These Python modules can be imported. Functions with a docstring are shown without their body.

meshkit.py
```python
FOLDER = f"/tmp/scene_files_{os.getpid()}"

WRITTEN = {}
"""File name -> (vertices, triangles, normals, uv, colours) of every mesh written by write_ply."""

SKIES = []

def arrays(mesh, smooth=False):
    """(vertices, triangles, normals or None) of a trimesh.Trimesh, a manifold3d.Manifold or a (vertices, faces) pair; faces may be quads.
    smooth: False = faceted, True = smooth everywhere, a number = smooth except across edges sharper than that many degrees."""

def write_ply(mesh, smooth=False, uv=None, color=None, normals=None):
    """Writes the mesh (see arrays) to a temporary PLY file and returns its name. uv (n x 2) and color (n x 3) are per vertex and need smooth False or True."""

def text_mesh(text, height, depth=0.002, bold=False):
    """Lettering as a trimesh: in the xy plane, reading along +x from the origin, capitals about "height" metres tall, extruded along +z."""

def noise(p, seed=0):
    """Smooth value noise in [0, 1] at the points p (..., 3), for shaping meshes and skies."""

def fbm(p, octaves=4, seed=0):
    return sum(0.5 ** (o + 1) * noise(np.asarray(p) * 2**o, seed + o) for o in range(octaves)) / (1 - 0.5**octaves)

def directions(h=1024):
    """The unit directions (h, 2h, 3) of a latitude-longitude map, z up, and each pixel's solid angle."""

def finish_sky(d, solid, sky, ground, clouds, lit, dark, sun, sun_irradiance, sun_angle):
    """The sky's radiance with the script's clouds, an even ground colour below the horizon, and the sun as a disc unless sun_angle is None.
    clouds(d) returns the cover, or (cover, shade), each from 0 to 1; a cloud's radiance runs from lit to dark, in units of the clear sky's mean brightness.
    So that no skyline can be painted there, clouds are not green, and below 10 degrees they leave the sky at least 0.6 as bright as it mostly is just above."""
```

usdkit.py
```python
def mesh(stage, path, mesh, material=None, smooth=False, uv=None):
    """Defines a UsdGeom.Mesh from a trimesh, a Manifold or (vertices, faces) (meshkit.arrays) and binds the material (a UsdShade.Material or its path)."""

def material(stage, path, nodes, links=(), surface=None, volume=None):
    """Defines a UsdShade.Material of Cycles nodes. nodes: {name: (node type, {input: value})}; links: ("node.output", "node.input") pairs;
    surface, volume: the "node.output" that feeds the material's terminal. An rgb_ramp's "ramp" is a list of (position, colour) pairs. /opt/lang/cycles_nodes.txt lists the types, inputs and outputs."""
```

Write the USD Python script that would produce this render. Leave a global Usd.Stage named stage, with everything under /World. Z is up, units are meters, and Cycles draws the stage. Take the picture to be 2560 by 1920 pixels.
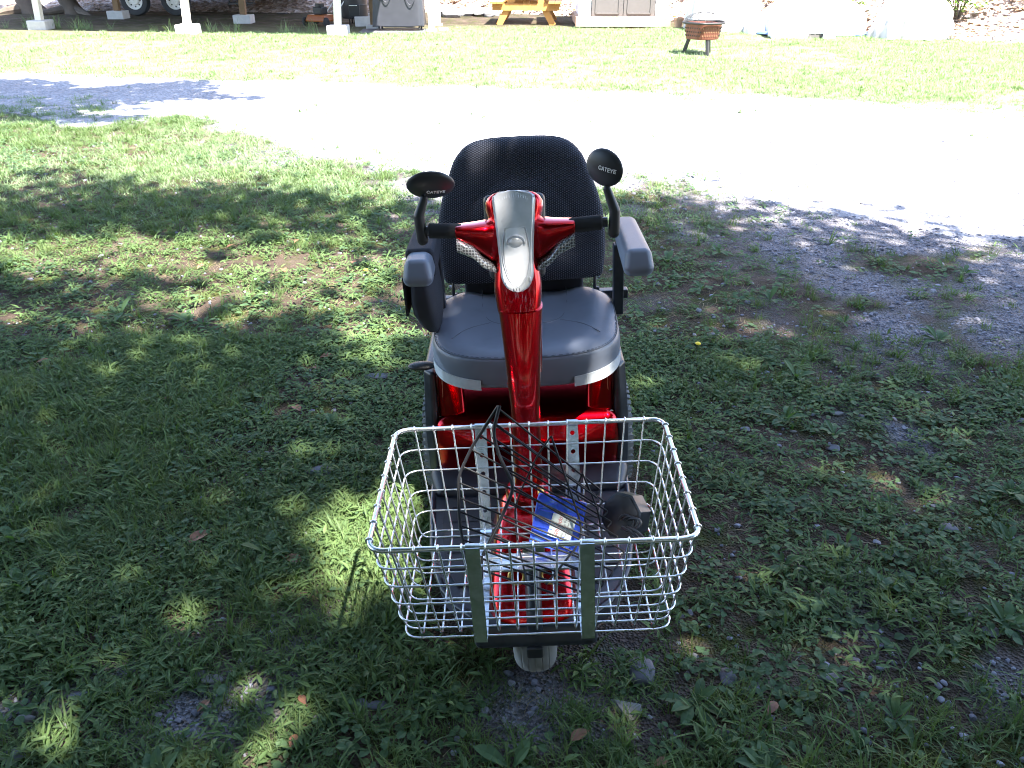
import math, random
import numpy as np, trimesh, manifold3d as m3
import usdkit, meshkit
from shapely.geometry import Polygon, Point, LineString
from shapely import affinity
from pxr import Usd, UsdGeom, UsdLux, UsdShade, Gf, Sdf, Vt

stage = Usd.Stage.CreateInMemory()
UsdGeom.SetStageUpAxis(stage, 'Z')
UsdGeom.SetStageMetersPerUnit(stage, 1.0)
UsdGeom.Xform.Define(stage, '/World')
UsdGeom.Scope.Define(stage, '/World/Looks')

# ------------------------------------------------------------------ camera, sky, sun, exposure
cam = UsdGeom.Camera.Define(stage, '/World/camera')
cam.AddTranslateOp().Set(Gf.Vec3d(0, 0, 1.55))
cam.AddRotateXOp().Set(61.0)
cam.CreateHorizontalApertureAttr(36.0)
cam.CreateVerticalApertureAttr(27.0)
cam.CreateFocalLengthAttr(36.0 * 788.0 / 1024.0)
cam.CreateClippingRangeAttr(Gf.Vec2f(0.05, 500.0))
cam.CreateFStopAttr(0.0)
cam.CreateExposureAttr(2.95)
SUN_EL = math.radians(60.0)
SUN_AZ = math.atan2(0.55, -0.83)
SUN = np.array([math.cos(SUN_EL) * math.sin(SUN_AZ), math.cos(SUN_EL) * math.cos(SUN_AZ), math.sin(SUN_EL)])
sky_m = usdkit.material(stage, '/World/Looks/sky_material',
    {'sky': ('sky_texture', {'sky_type': 'single_scattering', 'sun_disc': False, 'sun_elevation': SUN_EL, 'sun_rotation': SUN_AZ}),
     'bg': ('background_shader', {'strength': 0.122})}, [('sky.color', 'bg.color')], surface='bg.background')
dome = UsdLux.DomeLight.Define(stage, '/World/sky')
UsdShade.MaterialBindingAPI.Apply(dome.GetPrim()).Bind(sky_m)
dome.GetPrim().SetCustomDataByKey('kind', 'structure')
sun = UsdLux.DistantLight.Define(stage, '/World/sun')
sun.CreateIntensityAttr(1.25)
sun.CreateAngleAttr(0.53)
sun.CreateColorAttr(Gf.Vec3f(1.0, 0.95, 0.87))
UsdLux.LightAPI(sun.GetPrim()).CreateNormalizeAttr(True)
_z = Gf.Vec3d(*SUN)
sun.AddTransformOp().Set(Gf.Matrix4d().SetRotate(Gf.Rotation(Gf.Vec3d(0, 0, 1), _z)))

# ------------------------------------------------------------------ helpers
used = {}
def numbered(parent, name):
    k = parent + '/' + name
    n = used.get(k, 0); used[k] = n + 1
    return k if n == 0 else '%s_%03d' % (k, n)

def tag(prim, label=None, cat=None, group=None, kind=None):
    for k, v in (('label', label), ('category', cat), ('group', group), ('kind', kind)):
        if v: prim.SetCustomDataByKey(k, v)
    return prim

def thing(name, label, cat, loc=(0, 0, 0), rz=0.0, group=None, scale=None, matrix=None, kind=None):
    p = numbered('/World', name)
    x = UsdGeom.Xform.Define(stage, p)
    if matrix is not None: x.AddTransformOp().Set(matrix)
    else:
        x.AddTranslateOp().Set(Gf.Vec3d(*map(float, loc)))
        if rz: x.AddRotateZOp().Set(float(rz))
        if scale: x.AddScaleOp().Set(Gf.Vec3f(scale, scale, scale) if np.ndim(scale) == 0 else Gf.Vec3f(*map(float, scale)))
    tag(x.GetPrim(), label, cat, group, kind)
    return p

def copy(src, name, label, cat, loc, rz=0.0, group=None, scale=None):
    p = thing(name, label, cat, loc, rz, group, scale)
    pr = stage.GetPrimAtPath(p)
    pr.GetReferences().AddInternalReference(src)
    pr.SetInstanceable(True)
    return p

def part(parent, name, mesh, mat, smooth=35, label=None, off=None):
    """one Mesh under parent ('/World' for a top-level mesh)"""
    v, f = vf(mesh)
    if off is not None: v = v - np.asarray(off, float)
    p = numbered(parent, name)
    usdkit.mesh(stage, p, (v, f), M[mat], smooth=smooth)
    if label: stage.GetPrimAtPath(p).SetCustomDataByKey('label', label)
    return p

def struct(name, mesh, mat, smooth=False, kind='structure'):
    p = part('/World', name, mesh, mat, smooth)
    tag(stage.GetPrimAtPath(p), kind=kind)
    return p

def vf(mesh):
    if isinstance(mesh, (list,)):
        vs, fs, n = [], [], 0
        for m in mesh:
            v, f = vf(m); vs.append(v); fs.append(f + n); n += len(v)
        return np.vstack(vs), np.vstack(fs)
    if hasattr(mesh, 'to_mesh'):
        q = mesh.to_mesh(); return np.array(q.vert_properties[:, :3], float), np.array(q.tri_verts, int)
    if hasattr(mesh, 'vertices'):
        return np.array(mesh.vertices, float), np.array(mesh.faces, int)
    v, f = np.asarray(mesh[0], float), np.asarray(mesh[1], int)
    if f.shape[1] == 4: f = np.vstack([f[:, [0, 1, 2]], f[:, [0, 2, 3]]])
    return v, f

def box(c, s, rz=0.0, bev=0.0):
    if bev > 0: m = rbox(s, bev)
    else: m = trimesh.creation.box(s)
    v, f = vf(m)
    if rz:
        a = math.radians(rz); v = v @ np.array([[math.cos(a), math.sin(a), 0], [-math.sin(a), math.cos(a), 0], [0, 0, 1]])
    return v + np.asarray(c, float), f

def ball_hull(pts, r, seg=12):
    """hull of spheres: pts (n,3), r scalar or list"""
    r = np.broadcast_to(r, (len(pts),))
    return m3.Manifold.batch_hull([m3.Manifold.sphere(float(q), seg).translate([float(a) for a in p]) for p, q in zip(pts, r)])

def rbox(s, r, seg=12):
    h = [max(q / 2 - r, 1e-4) for q in s]
    return ball_hull([(sx * h[0], sy * h[1], sz * h[2]) for sx in (-1, 1) for sy in (-1, 1) for sz in (-1, 1)], r, seg)

def bar(a, b, w, h, up=(0, 0, 1)):
    """rectangular bar from a to b, w across, h along up"""
    a, b, up = (np.asarray(q, float) for q in (a, b, up))
    d = b - a; d /= np.linalg.norm(d)
    s = np.cross(d, up); s /= np.linalg.norm(s); u = np.cross(s, d)
    v = np.array([q + i * s * w / 2 + j * u * h / 2 for q in (a, b) for i, j in ((-1, -1), (1, -1), (1, 1), (-1, 1))])
    f = np.array([[3, 2, 1, 0], [4, 5, 6, 7], [0, 1, 5, 4], [1, 2, 6, 5], [2, 3, 7, 6], [3, 0, 4, 7]])
    return v, f

def fillet(pts, r, n=5, closed=False):
    pts = [np.asarray(p, float) for p in pts]; out = []
    N = len(pts)
    for i in range(N):
        if not closed and i in (0, N - 1): out.append(pts[i]); continue
        p, a, b = pts[i], pts[i - 1], pts[(i + 1) % N]
        u, w = a - p, b - p
        lu, lw = np.linalg.norm(u), np.linalg.norm(w)
        q = min(r, .49 * lu, .49 * lw)
        p0, p1 = p + u / lu * q, p + w / lw * q
        for t in np.linspace(0, 1, n):
            out.append((1 - t) ** 2 * p0 + 2 * t * (1 - t) * p + t * t * p1)
    return np.array(out)

def tube(pts, r, sides=8, closed=False, cap=True):
    p = np.asarray(pts, float); n = len(p)
    rr = np.broadcast_to(r, (n,))
    if closed: t = np.roll(p, -1, 0) - np.roll(p, 1, 0)
    else: t = np.gradient(p, axis=0)
    t = t / (np.linalg.norm(t, axis=1, keepdims=True) + 1e-12)
    a = np.cross(t[0], [0, 0, 1.0]) if abs(t[0][2]) < .9 else np.cross(t[0], [1.0, 0, 0])
    A = [a / np.linalg.norm(a)]
    for i in range(1, n):
        q = A[-1] - t[i] * (A[-1] @ t[i]); A.append(q / np.linalg.norm(q))
    A = np.array(A); B = np.cross(t, A)
    ang = np.arange(sides) * 2 * np.pi / sides
    v = p[:, None] + rr[:, None, None] * (np.cos(ang)[None, :, None] * A[:, None] + np.sin(ang)[None, :, None] * B[:, None])
    m = n if closed else n - 1
    i, j = np.meshgrid(np.arange(m), np.arange(sides), indexing='ij')
    i2 = (i + 1) % n
    q = np.stack([i * sides + j, i * sides + (j + 1) % sides, i2 * sides + (j + 1) % sides, i2 * sides + j], -1).reshape(-1, 4)
    f = np.vstack([q[:, [0, 1, 2]], q[:, [0, 2, 3]]])
    v = v.reshape(-1, 3)
    if cap and not closed:
        c0, c1 = len(v), len(v) + 1
        v = np.vstack([v, p[0], p[-1]]); b = (n - 1) * sides
        f = np.vstack([f, [[c0, (k + 1) % sides, k] for k in range(sides)], [[c1, b + k, b + (k + 1) % sides] for k in range(sides)]])
    return v, f

def loft(rings, cap=True):
    R = np.asarray(rings, float); n, m = R.shape[:2]
    i, j = np.meshgrid(np.arange(n - 1), np.arange(m), indexing='ij')
    q = np.stack([i * m + j, i * m + (j + 1) % m, (i + 1) * m + (j + 1) % m, (i + 1) * m + j], -1).reshape(-1, 4)
    f = np.vstack([q[:, [0, 1, 2]], q[:, [0, 2, 3]]]); v = R.reshape(-1, 3)
    if cap:
        c0, c1 = len(v), len(v) + 1
        v = np.vstack([v, R[0].mean(0), R[-1].mean(0)]); b = (n - 1) * m
        f = np.vstack([f, [[c0, (k + 1) % m, k] for k in range(m)], [[c1, b + k, b + (k + 1) % m] for k in range(m)]])
    return v, f

def sell(a, b, n, N=40):
    """superellipse, (N,2), counter-clockwise"""
    t = np.arange(N) * 2 * np.pi / N
    c, s = np.cos(t), np.sin(t)
    return np.stack([a * np.sign(c) * np.abs(c) ** (2 / n), b * np.sign(s) * np.abs(s) ** (2 / n)], 1)

def extr(poly, h, T=None):
    m = trimesh.creation.extrude_polygon(poly, h, engine='earcut')
    v, f = vf(m)
    if T is not None: v = v @ np.asarray(T[0], float) + np.asarray(T[1], float)
    return v, f

def revolve(profile, axis, centre, N=48):
    """profile (n,2) = (radius, along axis); axis 'x','y' or 'z'; open ends are closed on the axis"""
    pr = np.asarray(profile, float); n = len(pr)
    a = np.arange(N) * 2 * np.pi / N
    c, s = np.cos(a), np.sin(a)
    r, h = pr[:, 0], pr[:, 1]
    v = np.zeros((N, n, 3))
    i = {'x': 0, 'y': 1, 'z': 2}[axis]; j, k = (i + 1) % 3, (i + 2) % 3
    v[..., i] = h[None]; v[..., j] = c[:, None] * r[None]; v[..., k] = s[:, None] * r[None]
    ii, jj = np.meshgrid(np.arange(N), np.arange(n - 1), indexing='ij')
    i2 = (ii + 1) % N
    q = np.stack([ii * n + jj, i2 * n + jj, i2 * n + jj + 1, ii * n + jj + 1], -1).reshape(-1, 4)
    return v.reshape(-1, 3) + np.asarray(centre, float), np.vstack([q[:, [0, 1, 2]], q[:, [0, 2, 3]]])

def move(mesh, d):
    v, f = vf(mesh); return v + np.asarray(d, float), f

def noisy(mesh, amp, scale, seed=0):
    v, f = vf(mesh)
    d = np.stack([meshkit.fbm(v * scale + 17.3 * k, 3, seed + k) - .5 for k in range(3)], 1)
    return v + d * amp * 2, f

def instancer(name, protos, P, Rz, S, idx, tilt=None, label=None, cat=None, kind='stuff'):
    """protos: list of (mesh, material). P (n,3), Rz (n,) radians, S (n,) scale"""
    path = numbered('/World', name)
    pi = UsdGeom.PointInstancer.Define(stage, path)
    tg = []
    for i, (m, mt) in enumerate(protos):
        q = '%s/%s_%03d' % (path, 'tuft' if kind == 'stuff' else 'piece', i)
        v, f = vf(m)
        usdkit.mesh(stage, q, (v, f), M[mt], smooth=False)
        tg.append(q)
    pi.CreatePrototypesRel().SetTargets(tg)
    pi.CreatePositionsAttr(Vt.Vec3fArray.FromNumpy(np.asarray(P, np.float32)))
    n = len(P)
    q = np.zeros((n, 4)); q[:, 0] = np.cos(Rz / 2); q[:, 3] = np.sin(Rz / 2)
    if tilt is not None:
        th, az = tilt
        c, s = np.cos(th / 2), np.sin(th / 2)
        ax, ay = np.cos(az), np.sin(az)
        # tilt * spin
        w, z = q[:, 0].copy(), q[:, 3].copy()
        q = np.stack([c * w, s * (ax * w + ay * z), s * (ay * w - ax * z), c * z], 1)
    pi.CreateOrientationsAttr(Vt.QuathArray([Gf.Quath(float(a[0]), float(a[1]), float(a[2]), float(a[3])) for a in q]))
    S = np.asarray(S, np.float32)
    pi.CreateScalesAttr(Vt.Vec3fArray.FromNumpy(np.stack([S] * 3, 1) if S.ndim == 1 else S))
    pi.CreateProtoIndicesAttr(Vt.IntArray.FromNumpy(np.asarray(idx, np.int32)))
    tag(pi.GetPrim(), label, cat, kind=kind)
    return path

# ------------------------------------------------------------------ materials
M = {}
def mat(name, nodes, links=(), surface='p.BSDF'):
    M[name] = usdkit.material(stage, '/World/Looks/' + name, nodes, list(links), surface=surface)

def plain(name, col, rough=.5, metallic=0.0, noise=.12, scale=20.0, bump=0.0, bscale=200.0, rvar=.1, **kw):
    """principled with a soft procedural tone and gloss variation"""
    c = np.array(col)
    nodes = {'g': ('geometry', {}),
             'n': ('noise_texture', {'scale': scale, 'detail': 5.0, 'roughness': .6}),
             'r': ('rgb_ramp', {'ramp': [(.25, tuple(c * (1 - noise))), (.75, tuple(np.minimum(c * (1 + noise), 1)))]}),
             'm': ('map_range', {'from_min': .3, 'from_max': .7, 'to_min': max(rough - rvar * .5, .02), 'to_max': min(rough + rvar * .5, 1.0)}),
             'p': ('principled_bsdf', {'metallic': metallic, **kw})}
    links = [('g.position', 'n.vector'), ('n.fac', 'r.fac'), ('r.color', 'p.base_color'), ('n.fac', 'm.value'), ('m.result', 'p.roughness')]
    if bump:
        nodes['bn'] = ('noise_texture', {'scale': bscale, 'detail': 3.0})
        nodes['b'] = ('bump', {'strength': bump, 'distance': .002})
        links += [('g.position', 'bn.vector'), ('bn.fac', 'b.height'), ('b.normal', 'p.normal')]
    mat(name, nodes, links)

# candy red lacquer
mat('red_paint', {'g': ('geometry', {}), 'n': ('noise_texture', {'scale': 900.0, 'detail': 1.0}),
    'r': ('rgb_ramp', {'ramp': [(.3, (.48, .001, .007)), (.7, (.60, .0015, .010))]}),
    'd': ('noise_texture', {'scale': 14.0, 'detail': 6.0}), 'm': ('map_range', {'from_min': .45, 'from_max': .75, 'to_min': .02, 'to_max': .09}),
    'p': ('principled_bsdf', {'metallic': 1.0, 'roughness': .22, 'coat_weight': 1.0, 'coat_ior': 1.42})},
    [('g.position', 'n.vector'), ('n.fac', 'r.fac'), ('r.color', 'p.base_color'), ('g.position', 'd.vector'), ('d.fac', 'm.value'), ('m.result', 'p.coat_roughness')])
plain('darkened_red', (.10, .012, .010), .3, noise=.25, scale=30, coat_weight=.6)  # red side panels, their dark reflection put into the base colour
plain('grey_vinyl', (.125, .142, .18), .38, noise=.08, scale=9, bump=.25, bscale=900)
plain('seam', (.06, .068, .085), .6)
plain('black_plastic', (.016, .017, .021), .42, noise=.2, scale=25, bump=.15, bscale=1200)
plain('satin_black', (.020, .022, .030), .30, noise=.25, scale=15)
plain('floor_plastic', (.020, .021, .030), .38, noise=.35, scale=11, bump=.3, bscale=500)
plain('floor_mat', (.022, .022, .028), .7, noise=.3, scale=18, bump=.5, bscale=700)
plain('foam_grip', (.014, .014, .017), .9, noise=.15, bump=.6, bscale=900)
plain('grey_tyre', (.155, .16, .165), .75, noise=.2, scale=14, bump=.2)
plain('black_cloth', (.013, .014, .022), .85, noise=.3, scale=40, bump=.5, bscale=1500)
plain('chrome_wire', (.78, .79, .81), .24, 1.0, noise=.05, scale=8, rvar=.05)
plain('zinc', (.64, .67, .69), .22, .93, noise=.06, scale=14, rvar=.06)
plain('black_wire', (.009, .009, .011), .42, noise=.2, specular_ior_level=.3)
plain('silver', (.60, .61, .65), .24, .35, noise=.05, coat_weight=.5)
plain('silver_bright', (.74, .75, .79), .22, .25, noise=.05, coat_weight=.6)
plain('mirror_silver', (.8, .8, .82), .04, 1.0, noise=.02)
plain('silver_dull', (.46, .47, .50), .45, .3, noise=.08)
plain('silver_deep', (.34, .35, .40), .14, .9, noise=.1, coat_weight=.6)
plain('white_print', (.85, .85, .85), .5)
plain('tape', (.42, .45, .48), .45, noise=.12, scale=50)
plain('brass', (.55, .38, .12), .3, 1.0)
plain('blue_plastic', (.045, .11, .72), .2, noise=.12, coat_weight=.8)
plain('blue_pale', (.05, .14, .58), .22, noise=.1, coat_weight=.8)
plain('clear_edge', (.10, .12, .16), .15, noise=.2, coat_weight=1.0)
plain('paper', (.62, .68, .66), .35, noise=.05, coat_weight=.7)
plain('ink_red', (.42, .03, .04), .5)
plain('ink_black', (.03, .03, .04), .5)
plain('brown_black', (.024, .018, .016), .35, noise=.3, scale=25)
plain('pinstripe', (.42, .16, .09), .4)
mat('lens', {'g': ('geometry', {}), 'mp': ('mapping', {'rotation': (0, .785, 0), 'scale': (210, 210, 210)}), 'c': ('checker_texture', {'scale': 1.0, 'color1': (.42, .43, .45), 'color2': (.11, .11, .12)}),
    'b': ('bump', {'strength': .6, 'distance': .002}), 'p': ('principled_bsdf', {'metallic': .5, 'roughness': .12, 'coat_weight': 1.0})},
    [('g.position', 'mp.vector'), ('mp.vector', 'c.vector'), ('c.color', 'p.base_color'), ('c.fac', 'b.height'), ('b.normal', 'p.normal')])
# honeycomb spacer mesh of the backrest: three cosines at 60 degrees make a hexagonal lattice of pale dots
K = 2 * math.pi / .0060
_n = {'g': ('geometry', {}), 'p': ('principled_bsdf', {'roughness': .8, 'specular_ior_level': .3})}; _l = [('ra.color', 'p.base_color')]
for _i, _d in enumerate(((K, 0, 0), (K * .5, K * .25, K * .83), (K * .5, -K * .25, -K * .83))):
    _n['d%d' % _i] = ('vector_math', {'math_type': 'dot_product', 'vector2': _d}); _n['c%d' % _i] = ('math', {'math_type': 'cosine'})
    _l += [('g.position', 'd%d.vector1' % _i), ('d%d.value' % _i, 'c%d.value1' % _i)]
_n['s1'] = ('math', {'math_type': 'add'}); _n['s2'] = ('math', {'math_type': 'add'}); _n['mr'] = ('map_range', {'from_min': -1.5, 'from_max': 3.0})
_n['ra'] = ('rgb_ramp', {'ramp': [(.36, (.014, .016, .027)), (.68, (.088, .098, .13))]}); _n['bu'] = ('bump', {'strength': .5, 'distance': .002, 'invert': True})
_l += [('c0.value', 's1.value1'), ('c1.value', 's1.value2'), ('s1.value', 's2.value1'), ('c2.value', 's2.value2'), ('s2.value', 'mr.value'), ('mr.result', 'ra.fac'), ('mr.result', 'bu.height'), ('bu.normal', 'p.normal')]
mat('spacer_mesh', _n, _l)
# outdoor stuff
plain('post_wood', (.62, .58, .50), .7, noise=.12, scale=8, bump=.3, bscale=60)
plain('brown_wood', (.16, .095, .045), .75, noise=.25, scale=8, bump=.3, bscale=60)
plain('pine_stain', (.42, .20, .055), .55, noise=.2, scale=7, bump=.3, bscale=70)
plain('beam_wood', (.40, .25, .17), .7, noise=.3, scale=6, bump=.3, bscale=60)
plain('white_paint', (.78, .78, .78), .5, noise=.04)
plain('grey_brown_paint', (.10, .09, .088), .5, noise=.06)
plain('concrete', (.42, .41, .40), .85, noise=.15, scale=9, bump=.4, bscale=80)
plain('cover_cloth', (.030, .032, .042), .5, noise=.1, scale=6)
plain('rubber_mat', (.10, .10, .115), .7)
plain('tyre_black', (.02, .02, .022), .7)
plain('rim_white', (.62, .60, .56), .4)
plain('trailer_wall', (.5, .48, .44), .4)
plain('dark_metal', (.03, .028, .028), .5, .3)
plain('mower_orange', (.24, .065, .012), .4)
plain('copper', (.15, .052, .036), .5, .25, noise=.3, scale=25)
plain('white_tarp', (.44, .44, .46), .5, noise=.04, scale=3)
plain('beige_tarp', (.38, .355, .345), .55, noise=.05, scale=3)
plain('blue_tarp', (.06, .12, .30), .5)
plain('white_bin', (.8, .8, .8), .4, noise=.03)
plain('grey_rock', (.15, .147, .15), .8, noise=.3, scale=7, bump=.6, bscale=40)
plain('slate', (.085, .086, .105), .6, noise=.3, scale=22, bump=.5, bscale=120)
plain('brown_leaf', (.20, .09, .05), .7, noise=.35, scale=30)
plain('bark', (.085, .065, .05), .9, noise=.35, scale=6, bump=.8, bscale=25)
plain('yellow_petal', (.75, .55, .02), .6)
plain('white_petal', (.75, .72, .70), .6)

def leafy(name, cols, rough=.6, trans=.28):
    """leaf: tone varies from leaf to leaf and from plant to plant; some light passes through"""
    ramp = [(i / (len(cols) - 1), c) for i, c in enumerate(cols)]
    mat(name, {'g': ('geometry', {}), 'o': ('object_info', {}), 'a': ('math', {'math_type': 'multiply_add', 'value2': .5}), 'h': ('math', {'math_type': 'multiply', 'value2': .5}),
        'r': ('rgb_ramp', {'ramp': ramp}), 'p': ('principled_bsdf', {'roughness': rough, 'specular_ior_level': .28}), 't': ('translucent_bsdf', {}), 'm': ('mix_closure', {'fac': trans}),
        'tc': ('mix', {'mix_type': 'multiply', 'fac': 1.0, 'color2': (1.3, 1.5, .5)})},
        [('o.random', 'h.value1'), ('g.random_per_island', 'a.value1'), ('h.value', 'a.value3'), ('a.value', 'r.fac'), ('r.color', 'p.base_color'), ('r.color', 'tc.color1'), ('tc.color', 't.color'), ('p.BSDF', 'm.closure1'), ('t.BSDF', 'm.closure2')], surface='m.closure')
leafy('grass_green', [(.068, .105, .036), (.10, .148, .052), (.14, .185, .07), (.22, .23, .13)])
leafy('sprig_green', [(.060, .10, .036), (.088, .145, .048), (.12, .18, .06), (.19, .225, .105)])
leafy('broad_green', [(.055, .10, .045), (.075, .135, .056), (.11, .17, .075)])
leafy('lawn_green', [(.12, .18, .09), (.18, .245, .135), (.26, .315, .20), (.37, .395, .31)])
leafy('straw', [(.20, .15, .08), (.30, .24, .14), (.14, .10, .06)], trans=.1)
leafy('tree_leaf', [(.035, .075, .018), (.05, .10, .022), (.075, .13, .03)], trans=.3)
leafy('litter', [(.30, .19, .14), (.42, .31, .26), (.52, .42, .37), (.20, .11, .075)], trans=.1)
leafy('shrub_leaf', [(.08, .15, .03), (.12, .20, .05), (.17, .24, .06)])
leafy('pebble', [(.10, .10, .125), (.17, .17, .21), (.26, .26, .305), (.20, .15, .125), (.32, .31, .31)], trans=0.0, rough=.75)
# ------------------------------------------------------------------ the ground: masks shared by the sheet, the gravel and the plants
def sstep(a, b, x):
    t = np.clip((x - a) / (b - a), 0, 1); return t * t * (3 - 2 * t)
NEAR_X = [-30, -12, -7, -5.5, -3.3, -1.5, -.7, .3, 1.3, 2.1, 2.7, 4, 6, 12, 30]
NEAR_Y = [14, 10.2, 9.2, 8.9, 8.1, 6.9, 6.3, 6.0, 5.8, 5.2, 4.6, 4.0, 3.5, 2.6, 1.0]
def f2(x, y, s, seed, oct=4):
    x = np.asarray(x, float); y = np.asarray(y, float)
    return meshkit.fbm(np.stack([x * s + 91.7, y * s + 37.1, np.zeros_like(x) + seed * 3.3], -1), oct, seed)
def near_edge(x): return np.interp(x, NEAR_X, NEAR_Y)
def far_edge(x): return 10.45 - .185 * np.asarray(x, float)
def road_in(x, y):
    """metres inside the gravel road (negative outside), ragged"""
    n = (f2(x, y, 1.1, 3) - .5)
    return np.minimum(y - near_edge(x) + n * 1.9 + (f2(x, y, 4.5, 4) - .5) * .7, far_edge(x) - y + n * .9)
def gravel_mask(x, y):
    r = road_in(x, y)
    g = sstep(-.35, .25, r)
    right = np.maximum(sstep(.7, 1.5, x), .8 * sstep(.35, 1.2, x) * sstep(2.0, 2.8, y)) * sstep(7.5, 4.5, y)
    patch = sstep(.585, .66, f2(x, y, 1.9, 5)) * right
    shaded = sstep(.9, 1.9, x) * sstep(2.5, 3.5, y) * sstep(.34, .50, f2(x, y, 1.9, 5)) * sstep(7.5, 5.5, y)
    patch = np.maximum(patch, shaded)
    spill = sstep(-2.0, -.2, r) * sstep(.46, .58, f2(x, y, 1.6, 8)) * sstep(-3.5, -1.0, x)
    left = sstep(.56, .66, f2(x, y, 2.3, 11)) * sstep(.55, -.1, x) * sstep(1.9, 1.1, y) * .8
    return np.clip(np.maximum.reduce([g, patch * .85, spill * .9, left]), 0, 1)
def bare_mask(x, y):
    right = sstep(-.2, 1.3, x)
    return np.clip(sstep(.44, .62, f2(x, y, 1.5, 21)) * (.02 + .40 * right), 0, 1)
def lawn_mask(x, y): return sstep(-.4, .6, y - far_edge(x))

def axis_pts(lo, a, b, hi, fine, coarse):
    return np.unique(np.round(np.concatenate([np.arange(lo, a, coarse), np.arange(a, b, fine), np.arange(b, hi + coarse, coarse)]), 4))
gx = axis_pts(-80, -7, 7, 80, .07, 4.0); gy = axis_pts(-60, .6, 12, 90, .07, 4.0)
GX, GY = np.meshgrid(gx, gy, indexing='xy')
V = np.stack([GX.ravel(), GY.ravel(), np.zeros(GX.size)], 1)
nx, ny = len(gx), len(gy)
ii, jj = np.meshgrid(np.arange(nx - 1), np.arange(ny - 1), indexing='xy')
Q = np.stack([jj * nx + ii, jj * nx + ii + 1, (jj + 1) * nx + ii + 1, (jj + 1) * nx + ii], -1).reshape(-1, 4)

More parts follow.
